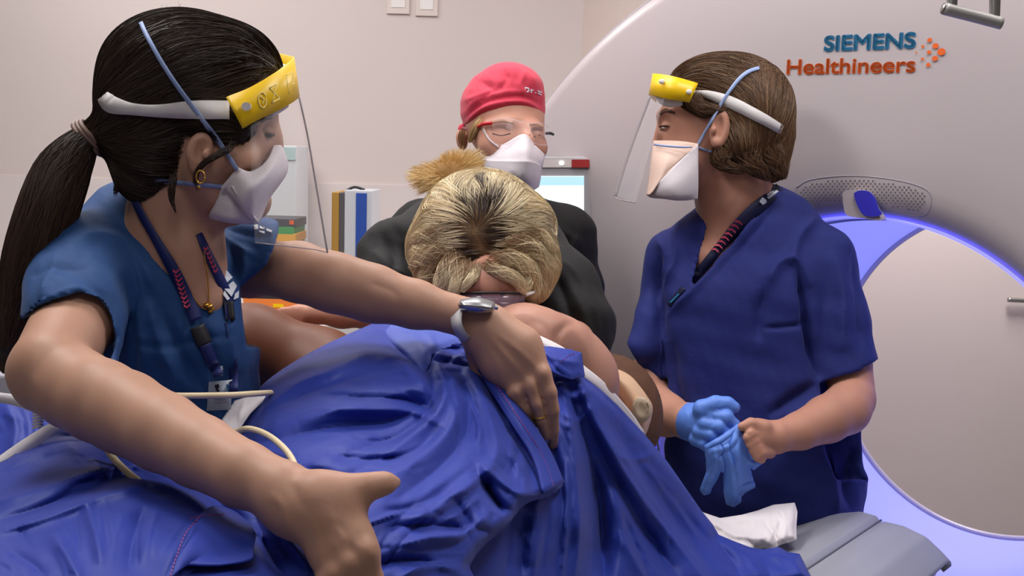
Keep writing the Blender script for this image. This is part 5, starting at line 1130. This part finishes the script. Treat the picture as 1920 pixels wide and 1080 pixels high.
for pts in ([(918, 230, 2.32, 2.6), (940, 226, 2.31, 3), (962, 230, 2.315, 2)], [(992, 234, 2.32, 2), (1006, 232, 2.33, 2.4), (1018, 238, 2.34, 2)]): sribbon('eyebrow', [rb], pts, mat('fair_brow', col(160, 115, 88), .8), rd, lift=.0012)
rr = sub('respirator', rd, Q(960, 300, 2.3))
patch('mask_panel', [[(897, 276, 2.35), (915, 284, 2.335), (950, 268, 2.30), (982, 252, 2.275), (1002, 272, 2.30), (1021, 290, 2.34)],
                     [(900, 288, 2.335), (920, 294, 2.315), (952, 288, 2.27), (984, 278, 2.245), (1004, 290, 2.275), (1019, 302, 2.325)],
                     [(903, 300, 2.33), (925, 302, 2.30), (955, 302, 2.255), (985, 303, 2.235), (1004, 306, 2.265), (1016, 314, 2.32)]], M_mask, rr, thick=.002)
patch('mask_panel', [[(903, 298, 2.332), (925, 300, 2.298), (955, 300, 2.252), (985, 301, 2.232), (1004, 304, 2.262), (1016, 312, 2.32)],
                     [(912, 320, 2.325), (930, 326, 2.29), (958, 332, 2.25), (984, 332, 2.245), (1002, 332, 2.275), (1013, 335, 2.32)],
                     [(928, 342, 2.33), (940, 350, 2.30), (962, 358, 2.28), (984, 358, 2.28), (1000, 356, 2.30), (1010, 350, 2.33)]], M_mask, rr, thick=.002)
glyphs('faint_print', [[(955, 321), (961, 320), (961, 322), (956, 323)], [(957, 325), (961, 324), (961, 326), (957, 327)], [(955, 329), (961, 328), (961, 330), (955, 331)], [(961, 320), (963, 320), (963, 330), (961, 330)], [(966, 320), (968, 320), (968, 331), (966, 331)], [(968, 320), (971, 326), (974, 320), (975, 322), (971, 329), (967, 323)], [(974, 320), (976, 320), (976, 331), (974, 331)]], 2.240, mat('faint_grey_print', col(165, 155, 158), .8), rr)
sribbon('head_strap', [rb], [(905, 240, 2.33, 1.5), (918, 262, 2.32, 1.5), (935, 276, 2.30, 1.5)], M_mask, rr, lift=.003)
gg = sub('safety_glasses', rd, Q(960, 245, 2.28))
lensm = mat('clear_lens', col(225, 220, 235), .08, alpha=.3, coat=.4); lensm2 = mat('clear_lens_faint', col(225, 215, 222), .05, alpha=.09, coat=.8)
patch('lens', [[(906, 232, 2.335), (925, 224, 2.305), (950, 222, 2.285), (978, 228, 2.275), (1000, 230, 2.28), (1018, 232, 2.295), (1030, 240, 2.32)],
               [(908, 248, 2.33), (926, 248, 2.295), (950, 248, 2.275), (978, 248, 2.268), (1000, 252, 2.27), (1018, 254, 2.285), (1030, 258, 2.32)],
               [(914, 262, 2.33), (930, 270, 2.298), (952, 270, 2.28), (974, 258, 2.27), (1000, 268, 2.275), (1016, 272, 2.292), (1028, 272, 2.32)]], lensm2, gg, thick=0)
tube('lens_rim', [(906, 232, 2.334), (925, 224, 2.304), (950, 222, 2.284), (978, 228, 2.274), (1000, 230, 2.279), (1018, 232, 2.294), (1030, 240, 2.319)], .0009, lensm, gg, seg=6)
tube('lens_rim', [(914, 262, 2.33), (930, 270, 2.298), (952, 270, 2.28), (974, 258, 2.27), (1000, 268, 2.275), (1016, 272, 2.292), (1028, 272, 2.32)], .0008, lensm, gg, seg=6)
tube('red_temple', [(896, 238, 2.34), (906, 233, 2.318), (921, 231, 2.298)], .0036, M_redp, gg, seg=8)
tube('temple', [(866, 240, 2.42), (880, 240, 2.395), (900, 235, 2.36)], .002, lensm, gg); tube('dark_temple', [(1024, 250, 2.33), (1032, 250, 2.34), (1037, 252, 2.36)], .003, M_dark, gg)

# ================= woman on the right =================
rw = thing('person', 'brown-haired woman in navy scrubs and face shield pulling off blue gloves beside the gantry', 'person', Q(1430, 800, 2.26)*[1, 1, 0])
wb = Shape(.0032)
wb.ell(1365, 205, 2.22, 102, 96, .076, k=.02)
wb.ell(1300, 225, 2.22, 62, 78, .062, rot=6, k=.03)
wb.chain([(1290, 300, 2.22, 52), (1262, 335, 2.22, 32)], k=.03)
wb.chain([(1244, 215, 2.22, 9), (1238, 250, 2.22, 8), (1232, 266, 2.22, 9)], k=.012)
wb.ell(1247, 236, 2.195, 13, 8, .016, k=.008, sub=True); wb.ell(1251, 237, 2.20, 11, 8, .016, k=.004)
wb.ell(1248, 214, 2.205, 15, 7, .03, k=.015)
wb.ell(1349, 240, 2.145, 19, 38, .012, rot=8, k=.005); wb.ell(1347, 240, 2.133, 12, 26, .010, rot=8, k=.004, sub=True); wb.ell(1344, 268, 2.145, 10, 10, .010, k=.005); wb.ell(1338, 244, 2.138, 6, 9, .008, k=.003)
wb.chain([(1370, 270, 2.23, 66), (1375, 360, 2.25, 66), (1374, 420, 2.27, 64)], k=.03)
wb.chain([(1356, 420, 2.245, 36), (1336, 480, 2.235, 28), (1315, 550, 2.25, 26)], k=.02)
wb.chain([(1272, 484, 2.31, 30), (1420, 470, 2.29, 66), (1530, 484, 2.26, 32)], k=.02)
wb.chain([(1402, 414, 2.25, 30), (1345, 478, 2.245, 24)], k=.01)
wb.chain([(1420, 560, 2.28, 100), (1430, 800, 2.28, 100)], k=.03)
# near arm
wb.chain([(1543, 490, 2.24, 34), (1570, 600, 2.22, 38), (1588, 680, 2.205, 45), (1597, 740, 2.18, 43)], k=.006)
wb.chain([(1597, 750, 2.16, 44), (1585, 768, 2.14, 46), (1550, 786, 2.11, 44), (1500, 808, 2.07, 35), (1455, 820, 2.04, 29)], k=.008)
wb.chain([(1450, 820, 2.035, 30), (1420, 818, 2.03, 31), (1408, 822, 2.03, 25)], k=.012)
wb.chain([(1432, 802, 2.015, 15), (1408, 795, 2.01, 11), (1392, 800, 2.008, 9)], k=.006)
for i, (x, y) in enumerate(((1412, 812), (1418, 826), (1424, 838), (1430, 848))): wb.chain([(x+14, y, 2.02, 12), (x-4, y+2, 2.0, 10), (x-10, y+8, 2.0, 9), (x-2, y+14, 2.01, 8)], k=.003)
# far arm
wb.chain([(1258, 490, 2.31, 26), (1232, 640, 2.32, 30), (1214, 730, 2.30, 40)], k=.02)
wb.chain([(1212, 745, 2.29, 44), (1250, 778, 2.20, 37), (1290, 790, 2.12, 30), (1330, 795, 2.08, 28)], k=.02)
wf = [([(1322, 380), (1316, 420), (1312, 470)], 7, 1.5), ([(1355, 330), (1340, 380), (1328, 430)], 9, 2), ([(1395, 350), (1370, 400)], 10, -1.5), ([(1420, 806), (1405, 815), (1398, 812)], 3, -1.5)]
wb.mesh('body', M_skinR, rw, folds=wf, smooth=2)
wt_ = Shape(.0042)
wt_.chain([(1272, 484, 2.30, 56), (1340, 455, 2.29, 68), (1430, 440, 2.28, 86), (1525, 480, 2.25, 64)], k=.03)
wt_.chain([(1338, 570, 2.27, 98), (1345, 900, 2.28, 94)], k=.04); wt_.chain([(1440, 560, 2.28, 130), (1460, 760, 2.30, 138), (1468, 900, 2.31, 136), (1472, 1000, 2.32, 138)], k=.05)
wt_.chain([(1430, 405, 2.29, 52), (1470, 420, 2.29, 52)], k=.03)
wt_.chain([(1543, 490, 2.24, 62), (1566, 600, 2.22, 62), (1586, 700, 2.20, 61), (1590, 760, 2.20, 61)], k=.012)
wt_.chain([(1258, 480, 2.31, 48), (1238, 600, 2.32, 45), (1224, 760, 2.31, 46)], k=.012)
wt_.chain([(1228, 580, 2.29, 32), (1203, 650, 2.27, 30)], k=.02)
wt_.poly([(1536, 718), (1560, 712), (1600, 700), (1646, 682), (1720, 660), (1720, 900), (1560, 900), (1540, 820)], 1.9, 2.255, k=.003)
wt_.poly([(1616, 690), (1720, 640), (1720, 960), (1616, 800)], 1.5, 2.6, k=.003)
wt_.chain([(1596, 690, 2.21, 50), (1600, 800, 2.18, 52)], k=.003, sub=True)
wt_.poly([(1100, 610), (1168, 636), (1186, 664), (1204, 690), (1228, 704), (1252, 710), (1254, 800), (1240, 860), (1100, 860)], 1.9, 2.7, k=.003)
wt_.poly([(1325, 300), (1326, 400), (1318, 440), (1306, 490), (1296, 530), (1304, 536), (1335, 502), (1375, 458), (1416, 409), (1440, 374), (1452, 352), (1440, 300)], 1.9, 2.26, k=.003)
wt_.chain([(1372, 310, 2.24, 68), (1374, 350, 2.25, 66)], k=.003, sub=True)
wf = [([(1326, 396), (1318, 440), (1306, 490), (1296, 534)], 6, 2.5), ([(1455, 356), (1415, 412), (1375, 460), (1335, 505), (1300, 545), (1262, 580), (1240, 610)], 7, 3.5), ([(1462, 372), (1425, 425), (1385, 470), (1340, 520)], 5, -2),
      ([(1494, 490), (1508, 540), (1514, 600), (1526, 670), (1540, 712)], 9, -13), ([(1430, 560), (1455, 500), (1490, 490), (1520, 540)], 13, 6), ([(1440, 520), (1425, 580), (1420, 640)], 12, -5), ([(1560, 470), (1580, 560), (1580, 660)], 14, 5), ([(1600, 460), (1610, 560), (1615, 660)], 12, -4),
      ([(1430, 615), (1480, 612), (1520, 605)], 5, -3), ([(1240, 480), (1235, 560), (1245, 640)], 12, -7), ([(1225, 440), (1250, 480), (1240, 540)], 10, 5), ([(1270, 430), (1265, 500), (1240, 560), (1238, 600)], 10, 5), ([(1245, 610), (1240, 680), (1250, 740), (1265, 800)], 12, 6), ([(1260, 640), (1265, 720), (1290, 800)], 12, -5),
      ([(1530, 720), (1500, 740), (1440, 780)], 12, -7), ([(1540, 740), (1520, 760), (1470, 780)], 8, 4), ([(1600, 840), (1590, 900), (1600, 960)], 12, -6), ([(1560, 850), (1560, 900), (1570, 960)], 14, 5), ([(1610, 870), (1625, 910), (1635, 950)], 8, 4), ([(1540, 400), (1500, 440), (1480, 500)], 10, 4),
      ([(1460, 360), (1520, 380), (1570, 420), (1600, 470)], 7, 2.5)]
wt_.mesh('scrub_top', M_scrubR, rw, folds=wf, smooth=2, noise=(22, .0025), amp=2.5)
ws_ = [wt_, wb]
tr = Shape(.012)
for sx in (-1, 1): tr.chain([(1440+sx*70, 980, 2.30, 82), (1440+sx*70, 1300, 2.34, 62), (1440+sx*70, 1640, 2.40, 42)], k=.03)
tr.mesh('scrub_trousers', M_scrubR, rw)
# hair
wh = Shape(.004)
wh.ell(1375, 200, 2.225, 104, 98, .088, k=.02); wh.ell(1420, 220, 2.225, 60, 82, .088, k=.03); wh.ell(1310, 160, 2.225, 64, 46, .08, rot=-20, k=.03)
wh.chain([(1385, 270, 2.225, 68), (1415, 290, 2.225, 50)], k=.03); wh.chain([(1385, 270, 2.17, 34), (1350, 290, 2.18, 22)], k=.02); wh.chain([(1440, 270, 2.225, 42), (1450, 312, 2.225, 22)], k=.03)
wh.poly([(1180, 100), (1250, 120), (1262, 150), (1262, 178), (1290, 200), (1320, 218), (1330, 205), (1350, 196), (1368, 208), (1370, 245), (1355, 275), (1325, 282), (1318, 295), (1340, 308), (1300, 420), (1180, 420)], 1.9, 2.24, k=.003)
wh.poly([(1180, 100), (1236, 120), (1245, 180), (1262, 200), (1275, 420), (1180, 420)], 1.9, 2.6, k=.003)
whm = wh.mesh('hair', M_hairbase_b, rw, smooth=2, noise=(30, .002))
def dirR(P):
    x = P[:, 0]/P[:, 2]*F+960; y = P[:, 1]/P[:, 2]*F+540; a = np.zeros_like(P); a[:, 0] = np.clip((1440-x)/120, -.25, 1)*np.clip((330-y)/120, .15, 1); a[:, 1] = np.clip((y-120)/110, .0, 1.2)-.15*(x < 1320); a[:, 2] = -.15; return a
BR = col(84, 58, 38); BR2 = col(140, 108, 76)
st = hstart(wh, 15000); pth = flow(wh, st, dirR, k=12, step=.0075, lift=.002, jitter=.10)
cc = hcol(len(pth), 12, BR, .5); hl = RNG.uniform(0, 1, len(pth)) < .18; cc[hl] = np.array(BR2)[:3]*RNG.uniform(.6, 1.0, (hl.sum(), 1, 1))
strands('hair_strands', pth, RNG.uniform(.0006, .0012, len(pth)), cc, M_hair, whm)
for L in ([(1440, 270, 2.16, 26), (1455, 300, 2.16, 22), (1466, 325, 2.16, 14), (1470, 338, 2.16, 4)], [(1400, 280, 2.15, 26), (1410, 305, 2.15, 22), (1430, 325, 2.155, 14), (1446, 338, 2.16, 4)], [(1360, 280, 2.15, 20), (1350, 298, 2.15, 18), (1365, 312, 2.15, 12), (1400, 322, 2.155, 8)], [(1300, 170, 2.15, 16), (1310, 198, 2.145, 16), (1340, 206, 2.14, 10), (1362, 200, 2.14, 6)], [(1262, 170, 2.17, 12), (1290, 195, 2.155, 12), (1320, 214, 2.145, 8), (1336, 212, 2.145, 3)]):
    p_ = tuft(L, 300, k=12, wav=.6); strands('loose_lock', p_, RNG.uniform(.0006, .0012, len(p_)), hcol(len(p_), 12, BR, .5), M_hair, whm)
sribbon('eyebrow', [wb], [(1236, 214, 2.2, 3), (1248, 207, 2.19, 4), (1266, 212, 2.18, 2)], mat('brown_brow', col(95, 66, 52), .8), rw, lift=.0012)
ey = Shape(.0012); ey.ell(1246, 240, 2.194, 5, 2.2, .005, k=.001); ey.mesh('eye', M_eye, rw, smooth=1)
tube('eyelashes', onto([wb, ey], [(1236, 237, 2.185), (1243, 236, 2.18), (1254, 237, 2.18)], .0012), .0016, M_lash, rw, seg=6)
tube('eyelashes', onto([wb, ey], [(1237, 243, 2.185), (1245, 244, 2.18), (1255, 241, 2.18)], .0012), .0006, M_lash, rw, seg=6)

# shield
wfs = sub('face_shield', rw, Q(1240, 200, 2.15))
up = [(1238, 150, 2.30), (1226, 140, 2.25), (1228, 138, 2.18), (1262, 143, 2.135), (1309, 156, 2.128)]; lo = [(1230, 192, 2.30), (1220, 182, 2.25), (1219, 178, 2.18), (1250, 185, 2.135), (1293, 192, 2.128)]
patch('forehead_band', [up, lo], M_yel, wfs, thick=.0015, n=6)
patch('foam_pad', [[(1232, 178, 2.17), (1252, 182, 2.15), (1280, 186, 2.145)], [(1240, 190, 2.18), (1256, 198, 2.16), (1280, 196, 2.15)]], M_foam, wfs, thick=.012, n=4)
for (x, y) in ((1241, 153), (1292, 172)):
    rv = Shape(.001); dd = 2.124 if x > 1260 else 2.143; rv.ell(x, y, dd, 6, 5, .003, k=.001); rv.mesh('band_rivet', M_white, wfs, smooth=1)
sribbon('elastic_strap', [wh, wb], [(1296, 174, 2.13, 4), (1330, 178, 2.13, 8), (1370, 192, 2.13, 11), (1410, 212, 2.135, 11), (1440, 228, 2.15, 10), (1460, 240, 2.19, 9), (1466, 243, 2.22, 8)], M_elast, wfs, lift=.006, thick=.0015)
patch('visor', [[(1236, 185, 2.30), (1220, 180, 2.25), (1219, 178, 2.18), (1246, 184, 2.138)], [(1212, 270, 2.31), (1188, 268, 2.26), (1186, 266, 2.18), (1220, 276, 2.13)], [(1188, 360, 2.32), (1158, 364, 2.27), (1153, 366, 2.18), (1192, 380, 2.12)]], M_visor, wfs, thick=0, n=8)
tube('visor_edge', [(1219, 180, 2.19), (1200, 230, 2.19), (1186, 268, 2.19), (1170, 315, 2.19), (1154, 368, 2.19)], .0032, M_vedge, wfs, seg=8)
tube('visor_edge', [(1154, 368, 2.19), (1160, 374, 2.15), (1192, 380, 2.12)], .0012, M_vedge, wfs, seg=8)
# respirator: folded duckbill
wr = sub('respirator', rw, Q(1260, 320, 2.17))
patch('mask_panel', [[(1226, 264, 2.20), (1255, 264, 2.175), (1285, 266, 2.155), (1309, 270, 2.150)], [(1222, 300, 2.185), (1246, 302, 2.150), (1268, 300, 2.145), (1309, 271, 2.149)], [(1217, 340, 2.185), (1232, 342, 2.152), (1250, 322, 2.145), (1309, 272, 2.149)], [(1213, 366, 2.19), (1222, 362, 2.16), (1250, 326, 2.145), (1309, 273, 2.149)]], M_maskp, wr, thick=.002)
patch('mask_panel', [[(1213, 366, 2.188), (1240, 338, 2.145), (1270, 306, 2.140), (1309, 270, 2.145)], [(1218, 369, 2.182), (1250, 355, 2.135), (1282, 335, 2.130), (1309, 310, 2.140)], [(1228, 371, 2.182), (1256, 370, 2.14), (1284, 365, 2.135), (1309, 345, 2.142)], [(1240, 371, 2.19), (1265, 375, 2.16), (1288, 375, 2.15), (1308, 373, 2.150)]], M_mask, wr, thick=.002)
patch('far_panel', [[(1226, 264, 2.20), (1236, 263, 2.24), (1262, 266, 2.29)], [(1213, 366, 2.19), (1228, 372, 2.24), (1262, 372, 2.29)]], M_maskp, wr, thick=.002)
ribbon('nose_wire', [(1226, 271, 2.19, 1.8), (1250, 274, 2.16, 2), (1280, 276, 2.142, 1.6), (1298, 276, 2.142, 1)], M_lblue, wr, lift=.006)
sribbon('head_strap', [wh, wb], [(1308, 272, 2.145, 2.5), (1326, 240, 2.14, 2.5), (1344, 208, 2.135, 2.5), (1364, 176, 2.13, 3), (1386, 148, 2.14, 3.5), (1404, 134, 2.16, 3.5), (1424, 127, 2.2, 3)], M_lblue, wr, lift=.009)
sribbon('neck_strap', [wh, wb], [(1308, 276, 2.145, 2), (1325, 282, 2.14, 2), (1340, 286, 2.14, 2)], M_lblue, wr, lift=.003)
# lanyard
wl = sub('lanyard', rw, Q(1360, 450, 2.18))
sribbon('strap', ws_, [(1462, 352, 2.24, 10), (1440, 372, 2.20, 11), (1411, 398, 2.18, 13), (1382, 428, 2.17, 13), (1352, 460, 2.165, 9), (1328, 490, 2.16, 9), (1308, 514, 2.15, 8), (1298, 528, 2.15, 6)], M_navyd, wl, lift=.006, thick=.0015)
sribbon('strap', ws_, [(1282, 540, 2.15, 5), (1268, 556, 2.15, 5), (1254, 572, 2.15, 4)], M_navyd, wl, lift=.005, thick=.0015)
glyphs('lanyard_print', [[(1424, 378), (1430, 370), (1436, 374), (1438, 380), (1430, 384)], [(1438, 370), (1456, 356), (1460, 359), (1442, 373)], [(1438, 365), (1452, 354), (1454, 356), (1440, 367)]], (ws_, .010, 2.2), M_wprint, wl)
ck = []
for i in range(8):
    x, y = 1386-i*6.2, 420+i*7.4; ck.append([(x-9, y-6), (x-2, y-7), (x+5, y-1), (x+6, y+3), (x-1, y-3), (x-8, y-3)])
glyphs('chevron_print', ck, (ws_, .010, 2.17), M_pink, wl)
glyphs('pocket_print', [[(1256, 566), (1272, 550), (1274, 552), (1258, 568)]], (ws_, .008, 2.15), M_tealp, wl)
# worn glove
gv = Shape(.0022)
gv.chain([(1282, 789, 2.135, 33), (1300, 792, 2.11, 34), (1322, 798, 2.08, 38)], k=.012)
gv.ell(1335, 800, 2.065, 32, 36, .022, rot=20, k=.015)
gv.chain([(1318, 768, 2.055, 20), (1342, 758, 2.045, 15), (1364, 757, 2.040, 12), (1377, 764, 2.038, 11)], k=.008)
gv.chain([(1335, 780, 2.045, 15), (1362, 782, 2.03, 13), (1376, 797, 2.035, 12), (1368, 812, 2.05, 10)], k=.004)
gv.chain([(1322, 795, 2.045, 15), (1348, 800, 2.028, 12.5), (1362, 814, 2.032, 11.5), (1354, 826, 2.05, 10)], k=.004)
gv.chain([(1312, 810, 2.05, 14), (1334, 816, 2.033, 12), (1348, 829, 2.036, 11), (1342, 838, 2.05, 9)], k=.004)
gv.chain([(1304, 824, 2.06, 13), (1320, 832, 2.043, 11), (1330, 842, 2.045, 10)], k=.004)
gvf = [([(1285, 760), (1290, 790), (1288, 820)], 3, 1), ([(1300, 770), (1310, 790), (1305, 815)], 3, -1), ([(1330, 775), (1340, 790), (1330, 800)], 3, -1), ([(1352, 752), (1345, 765), (1355, 770)], 3, -1.2)]
gv.mesh('worn_glove', M_glove, rw, folds=gvf, smooth=2, noise=(60, .0003))
tube('glove_cuff', [(1283+4*math.sin(t), 789+33*math.cos(t), 2.135-.034*math.sin(t)) for t in np.linspace(0, 6.283, 17)[:-1]], .0022, M_glove, rw, closed=True, n=3)
# glove being pulled off, held between the two hands
hg = thing('glove', 'empty blue glove dangling fingers-down from the right woman hands', 'glove', Q(1375, 880, 2.03), None)
gpo = [(1322, 836), (1350, 820), (1384, 795), (1392, 808), (1405, 835), (1415, 850), (1433, 857), (1430, 866), (1412, 880), (1404, 872), (1408, 890), (1415, 912), (1396, 922), (1388, 930), (1388, 940), (1375, 949), (1362, 944), (1358, 925), (1358, 890), (1352, 880), (1345, 895), (1334, 913), (1330, 924), (1320, 927), (1313, 918), (1319, 903), (1326, 885), (1325, 860)]
gct = [(x, y, 2.025+.00012*(y-860)) for x, y in gpo[::2]]+[(1370, 840, 2.0), (1372, 900, 2.01), (1340, 860, 2.01), (1325, 910, 2.02), (1400, 860, 2.01)]
hgf = [([(1335, 848), (1370, 835), (1388, 805)], 4, 3), ([(1352, 850), (1360, 870), (1358, 895)], 3, -4), ([(1385, 820), (1382, 860), (1388, 910)], 5, 4), ([(1328, 842), (1360, 826), (1384, 802)], 2.5, -2.5), ([(1398, 845), (1408, 862), (1428, 860)], 3, -4), ([(1340, 840), (1340, 870), (1325, 905)], 4, 3), ([(1368, 850), (1374, 890), (1374, 935)], 5, 4), ([(1386, 912), (1400, 905), (1414, 900)], 2.5, -3), ([(1350, 830), (1356, 845), (1345, 860)], 3, -2.5), ([(1375, 810), (1368, 840), (1378, 870)], 3, -3)]
cloth('glove_body', gpo, gct, hgf, M_glove, hg, step=1.6, thick=.006, curl=(.006, 4), spl=False, nz=(.002, 14), auto=0)
# ================= things behind =================
# monitor
mo = thing('monitor', 'grey-framed monitor with white screen and small red label, beside the gantry', 'monitor', Q(1050, 420, 2.62)*[1, 1, 0])
md = 2.655
def mbox(name, x0, y0, x1, y1, d, th, m, parent, bev=0, lab=None): 
    p = Q(x0, y1, d); return box(name, p, CR*((x1-x0)/F*d), W0*th, CU*((y1-y0)/F*d), m, parent, bevel=bev, label=lab)
mbox('housing', 960, 293, 1110, 480, md, .035, mat('monitor_grey', col(158, 156, 160), .4), mo, .006)
mbox('top_strip', 962, 299, 1106, 314, md-.003, .004, mat('strip_beige', col(205, 198, 196), .4), mo)
mbox('red_label', 1072, 299, 1105, 314, md-.006, .004, mat('label_red', col(150, 28, 30), .5), mo)
mbox('indicator_light', 1049, 302, 1057, 309, md-.006, .004, mat('led_white', col(255, 255, 255), .4, emit=(1, 1, 1, 1), estr=2.5), mo, .002)
mbox('screen', 970, 330, 1095, 470, md-.002, .003, mat('screen_glow', col(230, 240, 245), .3, emit=(.80, .92, .97, 1), estr=.85), mo)
mbox('screen_header', 970, 331, 1095, 347, md-.0035, .002, mat('screen_blue', col(160, 205, 225), .3, emit=(.42, .68, .80, 1), estr=.8), mo)
tube('stand', [Q(1040, 470, md+.03), Q(1040, 470, md+.03)*[1, 1, .5]], .02, M_cover, mo, world=True, seg=16)
tube('stand_foot', [Q(1040, 470, md+.03)*[1, 1, .5], Q(1040, 470, md+.03)*[1, 1, 0]], .03, M_cover, mo, world=True, seg=24)
# cupboard and worktop under the books
sd = 3.3
def P3(x, y, d=3.3): return onY(x, y, d)
wz = P3(600, 592)[2]
ct = thing('worktop', 'white worktop along the back wall under the books and binders', 'worktop', (-1.2, 3.4, wz))
box('slab', (-2.2, 3.12, wz-.035), (2.15, 0, 0), (0, .56, 0), (0, 0, .035), M_white, ct, bevel=.004)
cb = thing('base_cabinet', 'pale base cabinet below the white worktop', 'cabinet', (-1.2, 3.4, 0))
box('carcass', (-2.18, 3.17, .0), (2.1, 0, 0), (0, .5, 0), (0, 0, wz-.036), M_wall2, cb)
for i in range(4):
    dr_ = box('door', (-2.17+i*.525, 3.152, .08), (.515, 0, 0), (0, .018, 0), (0, 0, wz-.14), M_white, cb, bevel=.003)
    tube('handle', [(-1.75+i*.525-.05, 3.14, wz-.2), (-1.75+i*.525-.05, 3.14, wz-.35)], .006, M_metal, dr_, world=True)
def item(name, label, cat, x0, y0, x1, d, m, top=None, group=None, depth=.2, base=None):
    a = P3(x0, y0, d); b = P3(x1, y0, d); z0 = wz if base is None else base
    t = thing(name, label, cat, ((a[0]+b[0])/2, d+depth/2, z0), group)
    box('cover', (a[0], d, z0), (b[0]-a[0], 0, 0), (0, depth, 0), (0, 0, a[2]-z0), m, t, bevel=.003); return t, a, b, z0
t, a, b, z0 = item('ring_binder', 'mustard-brown ring binder, leftmost of the standing binders', 'binder', 622, 360, 636, 3.25, mat('mustard', col(168, 128, 58), .6), group='ring binders on the worktop')
t, a, b, z0 = item('ring_binder', 'dark grey ring binder between the mustard and white ones', 'binder', 636, 361, 646, 3.25, mat('binder_grey', col(84, 80, 84), .6), group='ring binders on the worktop')
t, a, b, z0 = item('ring_binder', 'wide white ring binder with a blue spine label', 'binder', 646, 356, 698, 3.25, mat('binder_white', col(196, 198, 204), .5), group='ring binders on the worktop')
ya = P3(668, 362, 3.25); yb2 = P3(688, 362, 3.25)
box('spine_label', (ya[0], 3.246, z0+.02), (yb2[0]-ya[0], 0, 0), (0, .004, 0), (0, 0, ya[2]-z0-.02), mat('spine_blue', col(42, 76, 160), .5), t)
tube('binder_ring', [P3(650, 357, 3.3), P3(665, 351, 3.3), P3(684, 356, 3.3)], .004, M_dark, t, world=True)
# stack of books
bk = [(410, 424, col(70, 68, 72), 'dark grey book on top of the stack'), (424, 438, col(70, 150, 80), 'green-spined book under the dark grey one'), (438, 452, col(225, 165, 60), 'yellow-orange book third in the stack'), (452, 478, col(200, 196, 190), 'white book in the middle of the stack'), (478, 504, col(60, 90, 140), 'blue book in the middle of the stack'), (504, 532, col(205, 200, 195), 'off-white book above the pink one'),
      (532, 553, col(205, 62, 84), 'pink-red book low in the stack'), (553, 560, col(50, 44, 46), 'thin black book above the orange one'), (560, 592, col(232, 130, 60), 'orange book at the bottom of the stack')]
for i, (y0, y1, c, lab) in enumerate(bk):
    a = P3(452+(i % 3)*2, y1, 3.2); b = P3(554-(i % 2)*3, y0, 3.2); t = thing('book', lab, 'book', ((a[0]+b[0])/2, 3.3, a[2]), 'books stacked on the worktop')
    bx_ = box('cover', (a[0], 3.2, a[2]), (b[0]-a[0], 0, 0), (0, .17, 0), (0, 0, b[2]-a[2]-.001), mat('book_'+str(i), c, .5), t, bevel=.002)
    if i == 0: box('spine_mark', (P3(543, 418, 3.2)[0], 3.198, P3(543, 421, 3.2)[2]), (.012, 0, 0), (0, .002, 0), (0, 0, .012), M_orap, t)
    if i == 8: box('spine_mark', (P3(512, 572, 3.2)[0], 3.198, P3(512, 576, 3.2)[2]), (.03, 0, 0), (0, .002, 0), (0, 0, .010), M_yel, t)
# white file box standing behind the books, tan box beside
t, a, b, z0 = item('file_box', 'tall white file box behind the book stack, seen through the visor', 'box', 500, 272, 556, 3.45, mat('file_white', col(205, 208, 212), .6), depth=.2)
a = P3(503, 276, 3.448); b = P3(554, 300, 3.448); box('teal_label', (a[0], 3.446, b[2]), (b[0]-a[0], 0, 0), (0, .003, 0), (0, 0, a[2]-b[2]), mat('teal_label', col(170, 195, 192), .6), t)
item('paper_box', 'small white box right of the book stack', 'box', 557, 558, 582, 3.24, M_white, depth=.12)
item('carton', 'low tan carton right of the small white box', 'box', 583, 566, 640, 3.24, mat('tan_card', col(196, 176, 132), .7), depth=.12)
